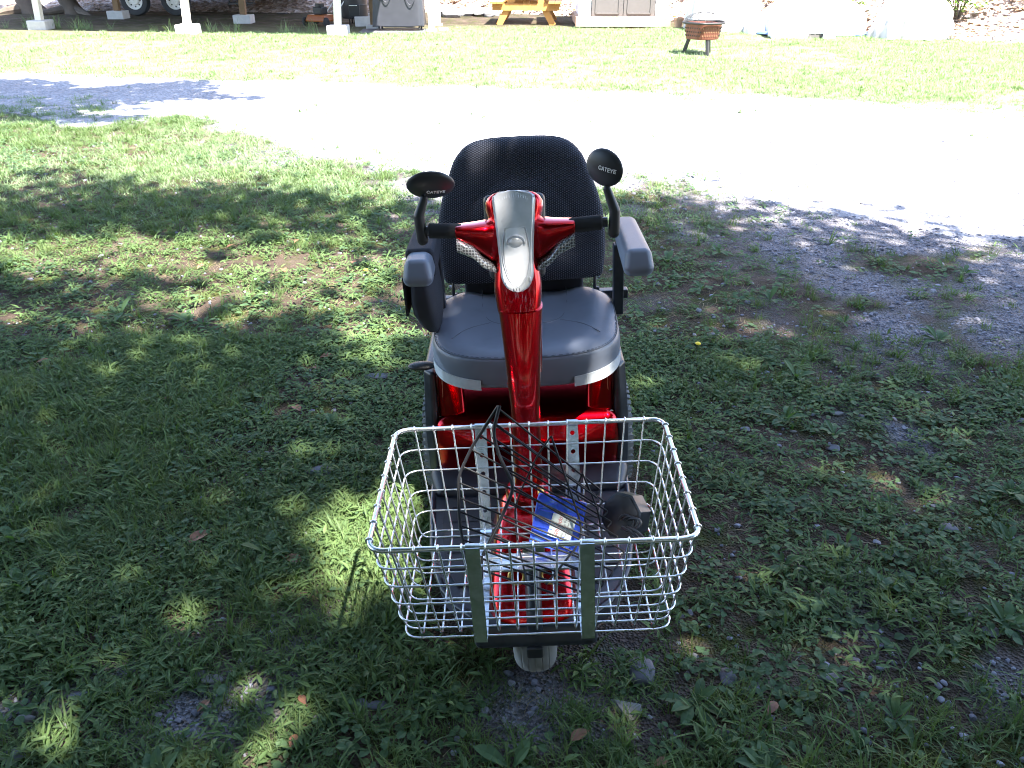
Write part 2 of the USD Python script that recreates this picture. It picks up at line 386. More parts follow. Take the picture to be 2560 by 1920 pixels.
mat('ground_earth', {'g': ('geometry', {}), 'k': ('attribute', {'attribute': 'cover'}), 'sx': ('separate_xyz', {}),
    'n1': ('noise_texture', {'scale': 2.3, 'detail': 9.0, 'roughness': .65}), 'soil': ('rgb_ramp', {'ramp': [(.3, (.034, .024, .018)), (.5, (.078, .055, .042)), (.7, (.15, .115, .09))]}),
    'n2': ('noise_texture', {'scale': 5.0, 'detail': 8.0, 'roughness': .7}), 'moss': ('rgb_ramp', {'ramp': [(.45, (.02, .03, .008)), (.6, (.055, .062, .015))]}), 'mm': ('rgb_ramp', {'ramp': [(.47, (0, 0, 0)), (.6, (1, 1, 1))]}), 'mx1': ('mix', {}),
    'vo': ('voronoi_texture', {'scale': 130.0}), 'vr': ('rgb_ramp', {'ramp': [(0, (.05, .048, .05)), (.35, (.16, .16, .195)), (.7, (.29, .29, .345)), (.9, (.22, .18, .165)), (1, (.38, .37, .39))]}), 'sv': ('separate_color', {}), 'mx2': ('mix', {}),
    'n3': ('noise_texture', {'scale': 45.0, 'detail': 6.0, 'roughness': .7}), 'lawn': ('rgb_ramp', {'ramp': [(.3, (.12, .135, .055)), (.55, (.23, .235, .13)), (.75, (.38, .36, .26))]}), 'mx3': ('mix', {}),
    'b1': ('bump', {'strength': .8, 'distance': .02}), 'p': ('principled_bsdf', {'roughness': .9, 'specular_ior_level': .2})},
    [('g.position', 'n1.vector'), ('n1.fac', 'soil.fac'), ('g.position', 'n2.vector'), ('n2.fac', 'moss.fac'), ('n2.fac', 'mm.fac'), ('mm.color', 'mx1.fac'), ('soil.color', 'mx1.color1'), ('moss.color', 'mx1.color2'),
     ('g.position', 'vo.vector'), ('vo.color', 'sv.color'), ('sv.r', 'vr.fac'), ('k.vector', 'sx.vector'), ('sx.x', 'mx2.fac'), ('mx1.color', 'mx2.color1'), ('vr.color', 'mx2.color2'),
     ('g.position', 'n3.vector'), ('n3.fac', 'lawn.fac'), ('sx.y', 'mx3.fac'), ('mx2.color', 'mx3.color1'), ('lawn.color', 'mx3.color2'), ('mx3.color', 'p.base_color'), ('vo.distance', 'b1.height'), ('b1.normal', 'p.normal')])
gp = struct('ground', (V, Q), 'ground_earth')
cov = np.stack([np.clip(gravel_mask(V[:, 0], V[:, 1]), 0, .9), lawn_mask(V[:, 0], V[:, 1]) * (V[:, 1] < 40) * sstep(19.5, 18.2, V[:, 1] + np.where(V[:, 0] < -1.5, 1.1, 0)), np.zeros(len(V))], 1).astype(np.float32)
UsdGeom.PrimvarsAPI(stage.GetPrimAtPath(gp)).CreatePrimvar('cover', Sdf.ValueTypeNames.Float3Array, 'vertex').Set(Vt.Vec3fArray.FromNumpy(cov))

# the gravel road: a sheet 4 mm above, ragged edges
mat('road_gravel', {'g': ('geometry', {}), 'vo': ('voronoi_texture', {'scale': 42.0}), 'sv': ('separate_color', {}), 'vr': ('rgb_ramp', {'ramp': [(0, (.19, .19, .215)), (.5, (.28, .28, .31)), (.85, (.38, .38, .41)), (1, (.30, .25, .22))]}),
    'n': ('noise_texture', {'scale': 1.3, 'detail': 8.0, 'roughness': .65}), 'nr': ('rgb_ramp', {'ramp': [(.3, (.75, .74, .74)), (.65, (1.08, 1.07, 1.06))]}), 'mu': ('mix', {'mix_type': 'multiply', 'fac': 1.0}),
    'b': ('bump', {'strength': .9, 'distance': .02}), 'p': ('principled_bsdf', {'roughness': .85, 'specular_ior_level': .25})},
    [('g.position', 'vo.vector'), ('vo.color', 'sv.color'), ('sv.r', 'vr.fac'), ('g.position', 'n.vector'), ('n.fac', 'nr.fac'), ('vr.color', 'mu.color1'), ('nr.color', 'mu.color2'), ('mu.color', 'p.base_color'), ('vo.distance', 'b.height'), ('b.normal', 'p.normal')])
xs = np.arange(-26, 26.01, .06)
def edge_scan(x, y0, sgn):
    y = y0 + np.linspace(-1.2, 1.2, 161)[:, None] * np.ones_like(x)[None]
    r = road_in(np.broadcast_to(x, y.shape).copy(), y) * 1.0
    ins = r > 0
    k = ins.argmax(0) if sgn > 0 else 160 - ins[::-1].argmax(0)
    return y[k, np.arange(len(x))]
yn = edge_scan(xs, near_edge(xs), 1); yf = edge_scan(xs, far_edge(xs), -1)
T = np.linspace(0, 1, 24)
RV = np.stack([np.repeat(xs[:, None], 24, 1), yn[:, None] * (1 - T) + yf[:, None] * T, (.004 * np.clip(60 * T * (1 - T), -.3, 1) - .002 * ((T == 0) | (T == 1)))[None] * np.ones((len(xs), 1))], -1).reshape(-1, 3)
i, j = np.meshgrid(np.arange(len(xs) - 1), np.arange(23), indexing='ij')
RQ = np.stack([i * 24 + j, (i + 1) * 24 + j, (i + 1) * 24 + j + 1, i * 24 + j + 1], -1).reshape(-1, 4)
struct('gravel_road', (RV, RQ), 'road_gravel')

# leaf-covered bank rising behind everything
BX = [-60, -14, -6, -1, 4, 6.2, 7.7, 8.6, 10.5, 14, 60]; BY = [26, 24.5, 23.2, 23.6, 20.6, 18.6, 16.9, 16.0, 15.3, 14.6, 12]
def bank_z(x, y):
    d = y - np.interp(x, BX, BY) + (f2(x, y, .6, 31) - .5) * .9
    return np.where(d < 0, -.25, (.16 + .30 * sstep(0, 4, d)) * np.maximum(d, 0) + (f2(x, y, 1.4, 33) - .5) * .35 * sstep(0, 1.5, d) - .02 + .02 * sstep(0, .3, d))
bx = axis_pts(-40, -14, 14, 40, .22, 2.0); by = axis_pts(12, 14, 29, 62, .22, 2.0)
BXg, BYg = np.meshgrid(bx, by, indexing='xy')
BVz = bank_z(BXg, BYg)
i, j = np.meshgrid(np.arange(len(bx) - 1), np.arange(len(by) - 1), indexing='xy')
BQ = np.stack([j * len(bx) + i, j * len(bx) + i + 1, (j + 1) * len(bx) + i + 1, (j + 1) * len(bx) + i], -1).reshape(-1, 4)
zz = BVz.ravel(); BQ = BQ[(zz[BQ] > -.2).any(1)]
mat('leaf_litter', {'g': ('geometry', {}), 'vo': ('voronoi_texture', {'scale': 11.0}), 'sv': ('separate_color', {}), 'vr': ('rgb_ramp', {'ramp': [(0, (.16, .10, .07)), (.4, (.32, .22, .17)), (.75, (.46, .36, .31)), (1, (.54, .45, .40))]}),
    'b': ('bump', {'strength': 1.0, 'distance': .06}), 'p': ('principled_bsdf', {'roughness': .85})},
    [('g.position', 'vo.vector'), ('vo.color', 'sv.color'), ('sv.r', 'vr.fac'), ('vr.color', 'p.base_color'), ('vo.distance', 'b.height'), ('b.normal', 'p.normal')])
struct('hillside', (np.stack([BXg.ravel(), BYg.ravel(), zz], 1), BQ), 'leaf_litter', smooth=True)
# ------------------------------------------------------------------ plants, gravel (uncountable): point instancers of small real leaves and stones
def leaf(base, az, el, L, w, droop=.6, fold=.25, n=4, shape=.7):
    """a lance-shaped leaf folded along its midrib, arching down"""
    p = np.array(base, float); pts = [p.copy()]; e = el
    for k in range(n):
        d = np.array([math.cos(az) * math.cos(e), math.sin(az) * math.cos(e), math.sin(e)])
        p = p + d * L / n; pts.append(p.copy()); e -= droop / n
    side = np.array([-math.sin(az), math.cos(az), 0]); up = np.array([0, 0, 1.0])
    v, f = [], []
    for k, q in enumerate(pts):
        t = k / n
        ww = w * .5 * max(math.sin(math.pi * min(t ** shape, 1)), .12 if k == 0 else 0)
        if k < n: v += [q + side * ww + up * ww * fold, q, q - side * ww + up * ww * fold]
        else: v.append(q)
    for k in range(n - 1):
        a, b = 3 * k, 3 * k + 3
        f += [[a, a + 1, b + 1], [a, b + 1, b], [a + 1, a + 2, b + 2], [a + 1, b + 2, b + 1]]
    a = 3 * (n - 1); f += [[a, a + 1, a + 3], [a + 1, a + 2, a + 3]]
    return np.array(v), np.array(f)
def blade(base, az, el, L, w, droop):
    p = np.array(base, float); e = el; side = np.array([-math.sin(az), math.cos(az), 0]); v, f = [], []
    for k in range(4):
        ww = w * .5 * (1 - (k / 3.0) ** 1.6)
        if k < 3: v += [p + side * ww, p - side * ww]
        else: v.append(p.copy())
        p = p + np.array([math.cos(az) * math.cos(e), math.sin(az) * math.cos(e), math.sin(e)]) * L / 3; e -= droop / 3
    return np.array(v), np.array([[0, 1, 3], [0, 3, 2], [2, 3, 5], [2, 5, 4], [4, 5, 6]])
def make_sprig(r, n, Lr, h, spread, wr=.24):
    ms = []
    for k in range(n):
        a = r.uniform(0, 6.283); d = spread * math.sqrt(r.random()); b = (d * math.cos(a), d * math.sin(a), r.uniform(.002, h))
        L = r.uniform(*Lr); ms.append(leaf(b, r.uniform(0, 6.283), r.uniform(-.15, .75), L, L * wr * r.uniform(.8, 1.25), r.uniform(.3, 1.1), r.uniform(.1, .5)))
    return vf(ms)
def make_tuft(r, n, Lr, w, spread, el=(.6, 1.5)):
    ms = []
    for k in range(n):
        a = r.uniform(0, 6.283); d = spread * math.sqrt(r.random())
        ms.append(blade((d * math.cos(a), d * math.sin(a), 0), r.uniform(0, 6.283), r.uniform(*el), r.uniform(*Lr), w * r.uniform(.7, 1.3), r.uniform(.3, 1.6)))
    return vf(ms)
def make_round(r, n, R, h, spread):
    ms = []
    for k in range(n):
        a = r.uniform(0, 6.283); d = spread * math.sqrt(r.random()); L = R * r.uniform(.7, 1.3)
        ms.append(leaf((d * math.cos(a), d * math.sin(a), r.uniform(.004, h)), r.uniform(0, 6.283), r.uniform(-.1, .4), L, L * .72, r.uniform(.1, .6), r.uniform(.05, .25), 4, .85))
    return vf(ms)
rr = random.Random(5)
sprigs = [(make_sprig(rr, 12, (.014, .036), .032, .032, .22), 'sprig_green') for _ in range(7)]
tufts = [(make_tuft(rr, 26, (.03, .085), .0028, .03), 'grass_green') for _ in range(5)] + [(make_tuft(rr, 14, (.05, .12), .0055, .02, (.4, 1.2)), 'sprig_green') for _ in range(2)]
rounds = [(make_round(rr, 9, .022, .03, .04), 'broad_green') for _ in range(4)]
straws = [(make_tuft(rr, 9, (.04, .10), .002, .06, (-.02, .25)), 'straw') for _ in range(3)]
lawns = [(make_tuft(rr, 30, (.025, .07), .006, .09, (.3, 1.3)), 'lawn_green') for _ in range(4)]

NR = np.random.default_rng(11)
def frustum(n, y0, y1, power=1.0, margin=.95):
    """points spread evenly over the ground in view between y0 and y1"""
    y = np.sqrt(NR.uniform((y0 + .85) ** 2, (y1 + .85) ** 2, n)) - .85
    half = .65 * (.875 * y + .752) + margin
    x = NR.uniform(-1, 1, n) * half
    return x, y
def keep(x, y, d):
    k = NR.random(len(x)) < d; return x[k], y[k]
def under_scooter(x, y): return (np.abs(x - .06) < .29) & (y > 1.40) & (y < 2.5) | (np.abs(x - .06) < .07) & (y > 1.27) & (y < 1.6) | (np.abs(np.abs(x - .06) - .30) < .06) & (y > 2.0) & (y < 2.36)
def scatter(name, protos, n, y0, y1, dens, smin, smax, label=None, cat=None, tilt=.25, zs=None):
    x, y = frustum(n, y0, y1); x, y = keep(x, y, dens(x, y))
    m = ~under_scooter(x, y); x, y = x[m], y[m]; k = len(x)
    S = NR.uniform(smin, smax, k) * (.8 + .5 * f2(x, y, 2.2, 51))
    return x, y, S, NR.uniform(0, 6.283, k), (NR.uniform(0, tilt, k), NR.uniform(0, 6.283, k)), NR.integers(0, len(protos), k)
def lay(name, protos, batches, label, cat):
    c = [np.concatenate([b[i] for b in batches]) for i in range(4)]
    ti = (np.concatenate([b[4][0] for b in batches]), np.concatenate([b[4][1] for b in batches])); idx = np.concatenate([b[5] for b in batches])
    z = np.where(road_in(c[0], c[1]) > 0, .004, 0.0)
    instancer(name, protos, np.stack([c[0], c[1], z], 1), c[3], c[2], idx, ti, label, cat)
def green(x, y): return np.clip(1 - 1.05 * gravel_mask(x, y), 0, 1) * (1 - .75 * bare_mask(x, y))
def leftish(x): return sstep(1.3, -.6, x)
def dry(x, y): return sstep(4.6, 6.0, y + (f2(x, y, .9, 91) - .5) * 1.6)
def dens_sprig(x, y): return (1 - .8 * dry(x, y)) * green(x, y) * (.26 + .50 * leftish(x)) * (.16 + .22 * sstep(2.4, 3.4, y) + 1.05 * sstep(.36, .62, f2(x, y, 2.6, 61))) * (1 - .35 * sstep(1.7, 1.1, y)) * (1 - lawn_mask(x, y))
def dens_tuft(x, y): return green(x, y) * (.25 + .6 * leftish(x)) * sstep(.30, .62, f2(x, y, 1.2, 63)) + .05 * (road_in(x, y) > 0) * sstep(.62, .7, f2(x, y, 1.7, 64))
def dens_round(x, y): return green(x, y) * sstep(.40, .6, f2(x, y, .9, 66)) * (.4 + .3 * sstep(.3, 2.5, y))
def dens_dry(x, y): return dry(x, y) * (1 - lawn_mask(x, y)) * np.maximum(green(x, y), .45 * sstep(1.3, .0, road_in(x, y)) * sstep(.42, .6, f2(x, y, 2.4, 97))) * (.3 + .9 * sstep(.36, .6, f2(x, y, .8, 92)))
def dens_lawn(x, y): return lawn_mask(x, y) * sstep(19.3, 18.2, y + np.where(x < -1.5, 1.2, 0)) * (.25 + .9 * sstep(.38, .6, f2(x, y, .7, 71))) * (bank_z(x, y) < 0)
lay('ground_cover_weeds', sprigs, [scatter('', sprigs, 7000, -.6, .85, dens_sprig, .8, 1.3), scatter('', sprigs, 25500, .85, 3.2, dens_sprig, .7, 1.3), scatter('', sprigs, 27500, 3.2, 9.5, dens_sprig, .8, 1.4)], 'low lance-leaved green weeds covering the shaded ground round the scooter', 'weeds')
lay('grass', tufts, [scatter('', tufts, 4500, -.6, .85, dens_tuft, .6, 1.1), scatter('', tufts, 16500, .85, 3.2, dens_tuft, .5, 1.1), scatter('', tufts, 24500, 3.2, 10.5, dens_tuft, .6, 1.15)], 'fine green grass growing among the weeds on the near side of the road', 'grass')
lay('clover', rounds, [scatter('', rounds, 4200, .85, 3.2, dens_round, .6, 1.1), scatter('', rounds, 7300, 3.2, 9.0, dens_round, .8, 1.3)], 'small round-leaved clover low in the grass', 'clover')
lay('dry_straw', straws, [scatter('', straws, 11500, .85, 8.0, lambda x, y: (.35 * green(x, y) + .1) * sstep(.35, .6, f2(x, y, 1.8, 95)), .4, 1.0, tilt=.08)], 'pale dry grass stalks lying among the weeds', 'straw')
lay('verge_grass', lawns, [scatter('', lawns, 22000, 4.4, 9.8, dens_dry, .45, .95)], 'sunlit dry grass along the near edge of the gravel road', 'grass')
lay('lawn_grass', lawns, [scatter('', lawns, 32500, 9.0, 19.5, dens_lawn, .7, 1.25)], 'sunlit yellow-green lawn beyond the gravel road', 'grass')
tall = [(make_tuft(rr, 12, (.18, .42), .012, .08, (.8, 1.4)), 'lawn_green') for _ in range(3)]
tx = np.concatenate([NR.uniform(-11.5, -3.2, 46), NR.uniform(-10.5, -9.0, 6)]); ty = 18.3 - .12 * (tx + 7) * 0 + np.interp(tx, [-12, -10, -6.5, -3.5], [.9, .5, -.5, -.7]) + NR.uniform(-.15, .2, len(tx))
instancer('tall_grass', tall, np.stack([tx, ty, np.zeros(len(tx))], 1), NR.uniform(0, 6.28, len(tx)), NR.uniform(.5, 1.0, len(tx)), NR.integers(0, 3, len(tx)), None, 'unmown grass blades along the front of the open shelter', 'grass')

def pebble(seed, sub=1):
    m = trimesh.creation.icosphere(subdivisions=sub, radius=.5); r = np.random.default_rng(seed)
    v = np.array(m.vertices) * r.uniform(.55, 1.1, 3); v = v * (1 + (meshkit.noise(v * 2.5 + seed, seed)[:, None] - .5) * .7); v[:, 2] *= .6
    for _ in range(3):
        n = r.normal(size=3); n /= np.linalg.norm(n); d = r.uniform(.18, .32); s = v @ n; v = v - np.maximum(s - d, 0)[:, None] * n
    return v, np.array(m.faces)
pebs = [(pebble(k), 'pebble') for k in range(6)]
def stones(n, y0, y1, dens, s0, s1):
    x, y = frustum(n, y0, y1); x, y = keep(x, y, dens(x, y)); k = len(x)
    s = s0 * (s1 / s0) ** (NR.random(k) ** 2.2)
    return np.stack([x, y, s * .12], 1), NR.uniform(0, 6.28, k), s, NR.integers(0, 6, k), (NR.uniform(0, .4, k), NR.uniform(0, 6.28, k))
dg = lambda x, y: sstep(.35, .9, gravel_mask(x, y)) * (1 - .6 * (road_in(x, y) > .3)) + .07 + .32 * bare_mask(x, y)
B = [stones(56000, .85, 3.4, dg, .005, .026), stones(36000, 3.4, 7.5, dg, .010, .036)]
cc = [np.concatenate([b[i] for b in B]) for i in range(4)]
instancer('gravel', pebs, cc[0], cc[1], cc[2], cc[3], (np.concatenate([b[4][0] for b in B]), np.concatenate([b[4][1] for b in B])), 'loose blue-grey slate gravel lying between the weeds and along the road edge', 'gravel')
# leaf litter on the bank
lit = [(make_round(rr, 10, .10, .05, .3), 'litter') for _ in range(4)]
lx = NR.uniform(-13, 14, 5200); ly = NR.uniform(14.5, 28, 5200); lz = bank_z(lx, ly); kk = lz > -.05
instancer('fallen_leaves', lit, np.stack([lx, ly, lz + .01], 1)[kk], NR.uniform(0, 6.28, kk.sum()), NR.uniform(.6, 1.2, kk.sum()), NR.integers(0, 4, kk.sum()), None, 'dry brown fallen leaves covering the bank behind the camp', 'leaves')
# ------------------------------------------------------------------ the oaks beside and behind the viewer whose crowns shade the foreground
TR = np.random.default_rng(23)
GAPS = [  # openings in the crowns: (x, y, rx, ry) of the light patch each throws on the ground, and how open
    (-.62, 3.18, .22, .30, 1.0), (-.45, 1.86, .19, .27, 1.0), (-2.5, 4.35, 1.3, .52, .95), (-1.15, 4.0, .70, .55, .95), (-1.75, 3.4, 1.0, .42, .5), (-1.5, 5.0, .7, .2, .5),
    (-.62, 1.16, .18, .12, .9), (.47, 1.02, .13, .08, .6), (1.05, 3.35, .32, .16, .45), (-.05, 4.9, .45, .4, .8),
    (1.35, 4.9, .6, .3, .35), (-3.4, 5.3, .6, .2, .5), (2.2, 2.3, .22, .13, .4), (-1.05, 1.12, .3, .12, .3)]
SPOTS = [  # gaps that let the sun onto the scooter itself: (x, y, z, r, how open)
    (.10, 1.24, .60, .15, .55), (-.14, 1.45, .60, .11, .8), (.005, 1.61, .94, .09, 1.0), (.0, 1.56, .62, .05, .75), (.10, 1.99, .32, .10, .6), (.18, 2.0, .36, .09, .8), (.34, 2.05, .84, .05, .2)]
GAPS += [(x - SUN[0] / SUN[2] * z, y - SUN[1] / SUN[2] * z, r, r * 1.2, s) for x, y, z, r, s in SPOTS]
def shade_edge(x): return np.interp(x, [-12, -4.2, -3.2, -2.2, -1.2, -.4, .4, 1.3, 2.0, 3.0, 5.0], [5.6, 5.7, 5.45, 5.6, 5.2, 4.9, 5.1, 5.05, 4.75, 4.25, 3.8])
def shade_density(x, y):
    e = shade_edge(x) + (f2(x, y, 1.5, 81) - .5) * 1.4
    d = sstep(.75, -.75, y - e)
    d = np.maximum(d, sstep(.15, -.15, ((x + 7.6) / 4.3) ** 2 + ((y - 9.5) / 1.65) ** 2 - 1 + (f2(x * .55, y * 1.7, 1.6, 83) - .5) * 2.2))  # the oak on the left shades the road
    d = d * (1 - sstep(2.2, 3.4, y) * .30 * sstep(.5, .66, f2(x, y, 1.7, 85)) * sstep(1.2, -.3, x)) * (1 - .15 * sstep(.60, .72, f2(x, y, 3.0, 86)))
    for gx_, gy_, rx, ry, s in GAPS:
        d = d * (1 - s * sstep(1.4, .55, np.sqrt(((x - gx_) / rx) ** 2 + ((y - gy_) / ry) ** 2) + (f2(x, y, 3.6, 88) - .5) * 1.5))
    return d
def tree_leaf_mesh(P, size):
    n = len(P); s = size * TR.uniform(.7, 1.3, n)
    az = TR.uniform(0, 6.283, n); el = TR.normal(-.35, .45, n)
    d = np.stack([np.cos(az) * np.cos(el), np.sin(az) * np.cos(el), np.sin(el)], 1)
    a = np.cross(d, TR.normal(size=(n, 3))); a /= np.linalg.norm(a, axis=1, keepdims=True)
    w = .33 * s[:, None]; L = s[:, None]
    v = np.stack([P, P + d * L * .45 + a * w, P + d * L, P + d * L * .45 - a * w, P + d * L * .48], 1)
    nrm = np.cross(d, a); v[:, 4] -= nrm * .05 * L
    b = np.arange(n)[:, None] * 5
    f = np.concatenate([b + np.array([[0, 4, 1]]), b + np.array([[1, 4, 2]]), b + np.array([[2, 4, 3]]), b + np.array([[3, 4, 0]])])
    return v.reshape(-1, 3), f
def oak(base, height, spread, leaves_ground, label):
    t = thing('oak_tree', label, 'tree', (base[0], base[1], 0))
    b = np.array([base[0], base[1], 0.0])
    ms = [tube(np.array([[0, 0, -.2], [0, 0, .15], [.05, .02, 1.2], [.0, .1, 3.0], [.1, .0, 5.0], [.1, .1, height * .75], [.15, .1, height]]), [.34, .26, .21, .19, .16, .09, .03], 12)]
    x, y = leaves_ground; h = TR.uniform(5.2, height, len(x)) ; h = 5.2 + (h - 5.2) * (1 - .3 * TR.random(len(x)))
    P = np.stack([x, y, np.zeros(len(x))], 1) + SUN[None] / SUN[2] * h[:, None]
    hub = P[TR.integers(0, len(P), 26)]
    for q in hub:
        z0 = min(3.2 + TR.random() * 3, q[2] - .8); s = np.array([0, .05, z0]); e = q - b
        mid = s * .5 + e * .5 + np.array([0, 0, .5]) + TR.normal(size=3) * .3
        ms.append(tube(np.array([s, s * .75 + e * .25 + [0, 0, .3], mid, s * .2 + e * .8, e]), [.075, .06, .045, .03, .012], 6))
    part(t, 'trunk', ms, 'bark', 40)
    part(t, 'crown', move(tree_leaf_mesh(P, .175), -b), 'tree_leaf', False)
def leaf_points(n, x0, x1, y0, y1, test):
    x = TR.uniform(x0, x1, n); y = TR.uniform(y0, y1, n)
    k = (TR.random(n) < shade_density(x, y)) & test(x, y); return x[k], y[k]
right_side = lambda x, y: (x + .35 * y > .2) & (y < 7)
oak((3.6, -4.6), 10.0, 4, leaf_points(100000, -2.5, 8, -5, 6.8, right_side), 'tall oak standing behind the viewer on the right, its crown shading the scooter')
oak((-4.6, -2.6), 10.0, 4, leaf_points(94000, -9, 1.2, -5, 6.8, lambda x, y: ~right_side(x, y) & (y < 7.0)), 'tall oak to the left of the viewer, its crown shading the left lawn')
oak((-9.5, 4.0), 8.5, 4, leaf_points(44000, -14, -2.2, 7.0, 11.8, lambda x, y: y > 7.0), 'oak beyond the left edge of the view, shading the far end of the gravel road')

# woodland edge behind the viewer (seen only in reflections)
WD = [(-9, -11, 10), (-4.5, -12.5, 12), (.5, -11.5, 11), (5.5, -13, 12), (10, -11, 11), (-13, -7, 10), (14, -7, 10)]
for k, (x, y, h) in enumerate(WD):
    t = thing('woodland_tree', 'tree %s in the row closing the woods behind the viewer' % ['second from the west', 'third from the west', 'fourth from the west', 'fifth from the west', 'sixth from the west', 'at the west end', 'at the east end'][k], 'tree', (x, y, 0))
    part(t, 'trunk', tube([(0, 0, -.2), (.05, 0, 1.5), (.1, .1, 4), (.0, .1, h * .9)], [.3, .24, .18, .04], 10), 'bark', 40)
    n = 5200; a = TR.uniform(0, 6.283, n); z = TR.uniform(.4, h, n); r = 3.4 * np.sin(np.pi * np.clip((z / h) ** .6, .12, .98)) ** .7 * np.sqrt(TR.random(n)); 
    part(t, 'crown', tree_leaf_mesh(np.column_stack([r * np.cos(a), r * np.sin(a), z]), .42), 'tree_leaf', False)
# ------------------------------------------------------------------ the camp behind the road
# open shelter: posts on concrete footings, a shed roof above the view
t = thing('open_shelter', 'open pole shelter with pale front posts standing on concrete blocks', 'shelter', (-6.5, 20, 0))
o = (-6.5, 20, 0)
def post(x, y, mt, top_dx, w=.13, h=3.0, bw=.40, bh=.18):
    part(t, 'footing', noisy(rbox((bw, bw, bh + .1), .02), .004, 9, 3), 'concrete', 40, off=np.array(o) - (x, y, bh / 2 - .05))
    part(t, 'post', bar((x, y, bh), (x + top_dx, y, h), w, w, (0, 1, 0)), mt, False, off=o)
post(-10.15, 18.6, 'post_wood', .24); post(-6.6, 17.55, 'post_wood', .20); post(-3.5, 17.35, 'post_wood', .18)
post(-9.75, 21.5, 'brown_wood', .1); post(-6.25, 20.2, 'brown_wood', .1); post(-3.3, 20.6, 'brown_wood', .1)
post(-3.0, 18.75, 'brown_wood', .0, .13, 3.0, .3, .08)
part(t, 'roof', loft([[(-12.2, 17.4, 3.02), (-1.9, 15.75, 3.02), (-1.9, 15.75, 3.12), (-12.2, 17.4, 3.12)], [(-12.2, 25.0, 3.5), (-1.9, 24.5, 3.5), (-1.9, 24.5, 3.6), (-12.2, 25.0, 3.6)]]), 'grey_brown_paint', False, off=o)
part(t, 'beam', bar((-11.8, 18.5, 2.95), (-1.9, 16.9, 2.95), .1, .16), 'post_wood', False, off=o)
for k in range(2):
    pp = thing('white_post', ['white square post standing just right of the covered grill', 'white square post behind the grill, beside the rock pile'][k], 'post', ((-1.70, 18.25, 0), (-1.68, 19.5, 0))[k])
    part(pp, 'shaft', rbox((.13, .13, 2.9), .008), 'white_paint', 30, off=(0, 0, -1.45)); part(pp, 'base_plate', box((0, 0, .015), (.2, .2, .03)), 'white_paint', False)

# travel trailer under the shelter: only wheels and undergear come into the view
t = thing('travel_trailer', 'travel trailer parked under the shelter, white steel wheels on dark tyres', 'trailer', (-9.1, 22.5, 0))
part(t, 'body', rbox((6.6, 2.3, 2.1), .08), 'trailer_wall', 40, off=(-.2, -1.2, -1.68))
part(t, 'chassis', [box((.2, 1.2, .56), (6.4, 1.6, .14)), box((.2, 1.2, .46), (3.0, 1.2, .12))], 'dark_metal', False)
def wheel(parent, c, R, rr_, w, axis, rim_mat, holes=8):
    pr = [(rr_ * .98, -w / 2 * .8), (rr_ * 1.12, -w / 2), (R * .93, -w / 2), (R, -w / 2 * .7), (R, w / 2 * .7), (R * .93, w / 2), (rr_ * 1.12, w / 2), (rr_ * .98, w / 2 * .8)]
    ty = part(parent, 'wheel', revolve(pr, axis, c, 40), 'tyre_black', 40)
    s = -1
    rp = [(rr_, -w / 2 * .85), (rr_ * .90, -w / 2 * .85), (rr_ * .82, -w / 2 * .45), (rr_ * .52, -w / 2 * .35), (rr_ * .45, -w / 2 * .75), (.005, -w / 2 * .78)]
    part(ty, 'rim', revolve(rp, axis, c, 40), rim_mat, 30)
    hs = []
    for k in range(holes):
        a = k * 2 * math.pi / holes
        hs.append(move(trimesh.creation.cylinder(radius=rr_ * .085, height=.012, sections=10, transform=trimesh.transformations.rotation_matrix(math.pi / 2, [1, 0, 0])), (c[0] + rr_ * .67 * math.cos(a), c[1] - w / 2 * .42, c[2] + rr_ * .67 * math.sin(a))))
    part(ty, 'hub_hole', hs, 'dark_metal', False)
for x in (-.58, .46): wheel(t, (x, -.02, .36), .36, .215, .2, 'y', 'rim_white')
part(t, 'step', [bar((1.9, -.25, .30), (2.55, -.25, .30), .25, .03), bar((1.92, -.32, .05), (1.92, -.32, .30), .03, .03), bar((2.12, -.32, .05), (2.12, -.32, .30), .03, .03), bar((2.32, -.32, .05), (2.32, -.32, .30), .03, .03), bar((2.5, -.32, .05), (2.5, -.32, .30), .03, .03), bar((1.92, -.25, .3), (1.8, 0, .5), .03, .03), bar((2.5, -.25, .3), (2.62, 0, .55), .03, .03)], 'dark_metal', False)
part(t, 'jack', [bar((3.0, .6, .0), (3.0, .6, .55), .06, .06), box((3.0, .6, .01), (.22, .22, .02))], 'dark_metal', False)
# dark leaning trunks at the far left
for k, (x, y, dx, r0) in enumerate(((-13.0, 23.4, -1.3, .26), (-11.7, 23.0, -1.6, .20))):
    q = thing('leaning_trunk', ['thick dark tree trunk leaning left at the far left corner', 'thinner dark trunk leaning left behind the first pale post'][k], 'tree trunk', (x, y, 0))
    part(q, 'trunk', noisy(tube([(.25, 0, -.2), (.1, 0, .1), (-.1, .05, .5), (dx * .5, .2, 1.8), (dx, .4, 3.6)], [r0 * 1.5, r0 * 1.1, r0, r0 * .9, r0 * .8], 12), .03, 3, k), 'bark', 40)
    part(q, 'root', [tube([(.1, 0, .15), (.5 * s, -.25, .06), (.8 * s, -.4, -.05)], [r0 * .6, r0 * .35, r0 * .15], 8) for s in (-1, 1)], 'bark', 40)

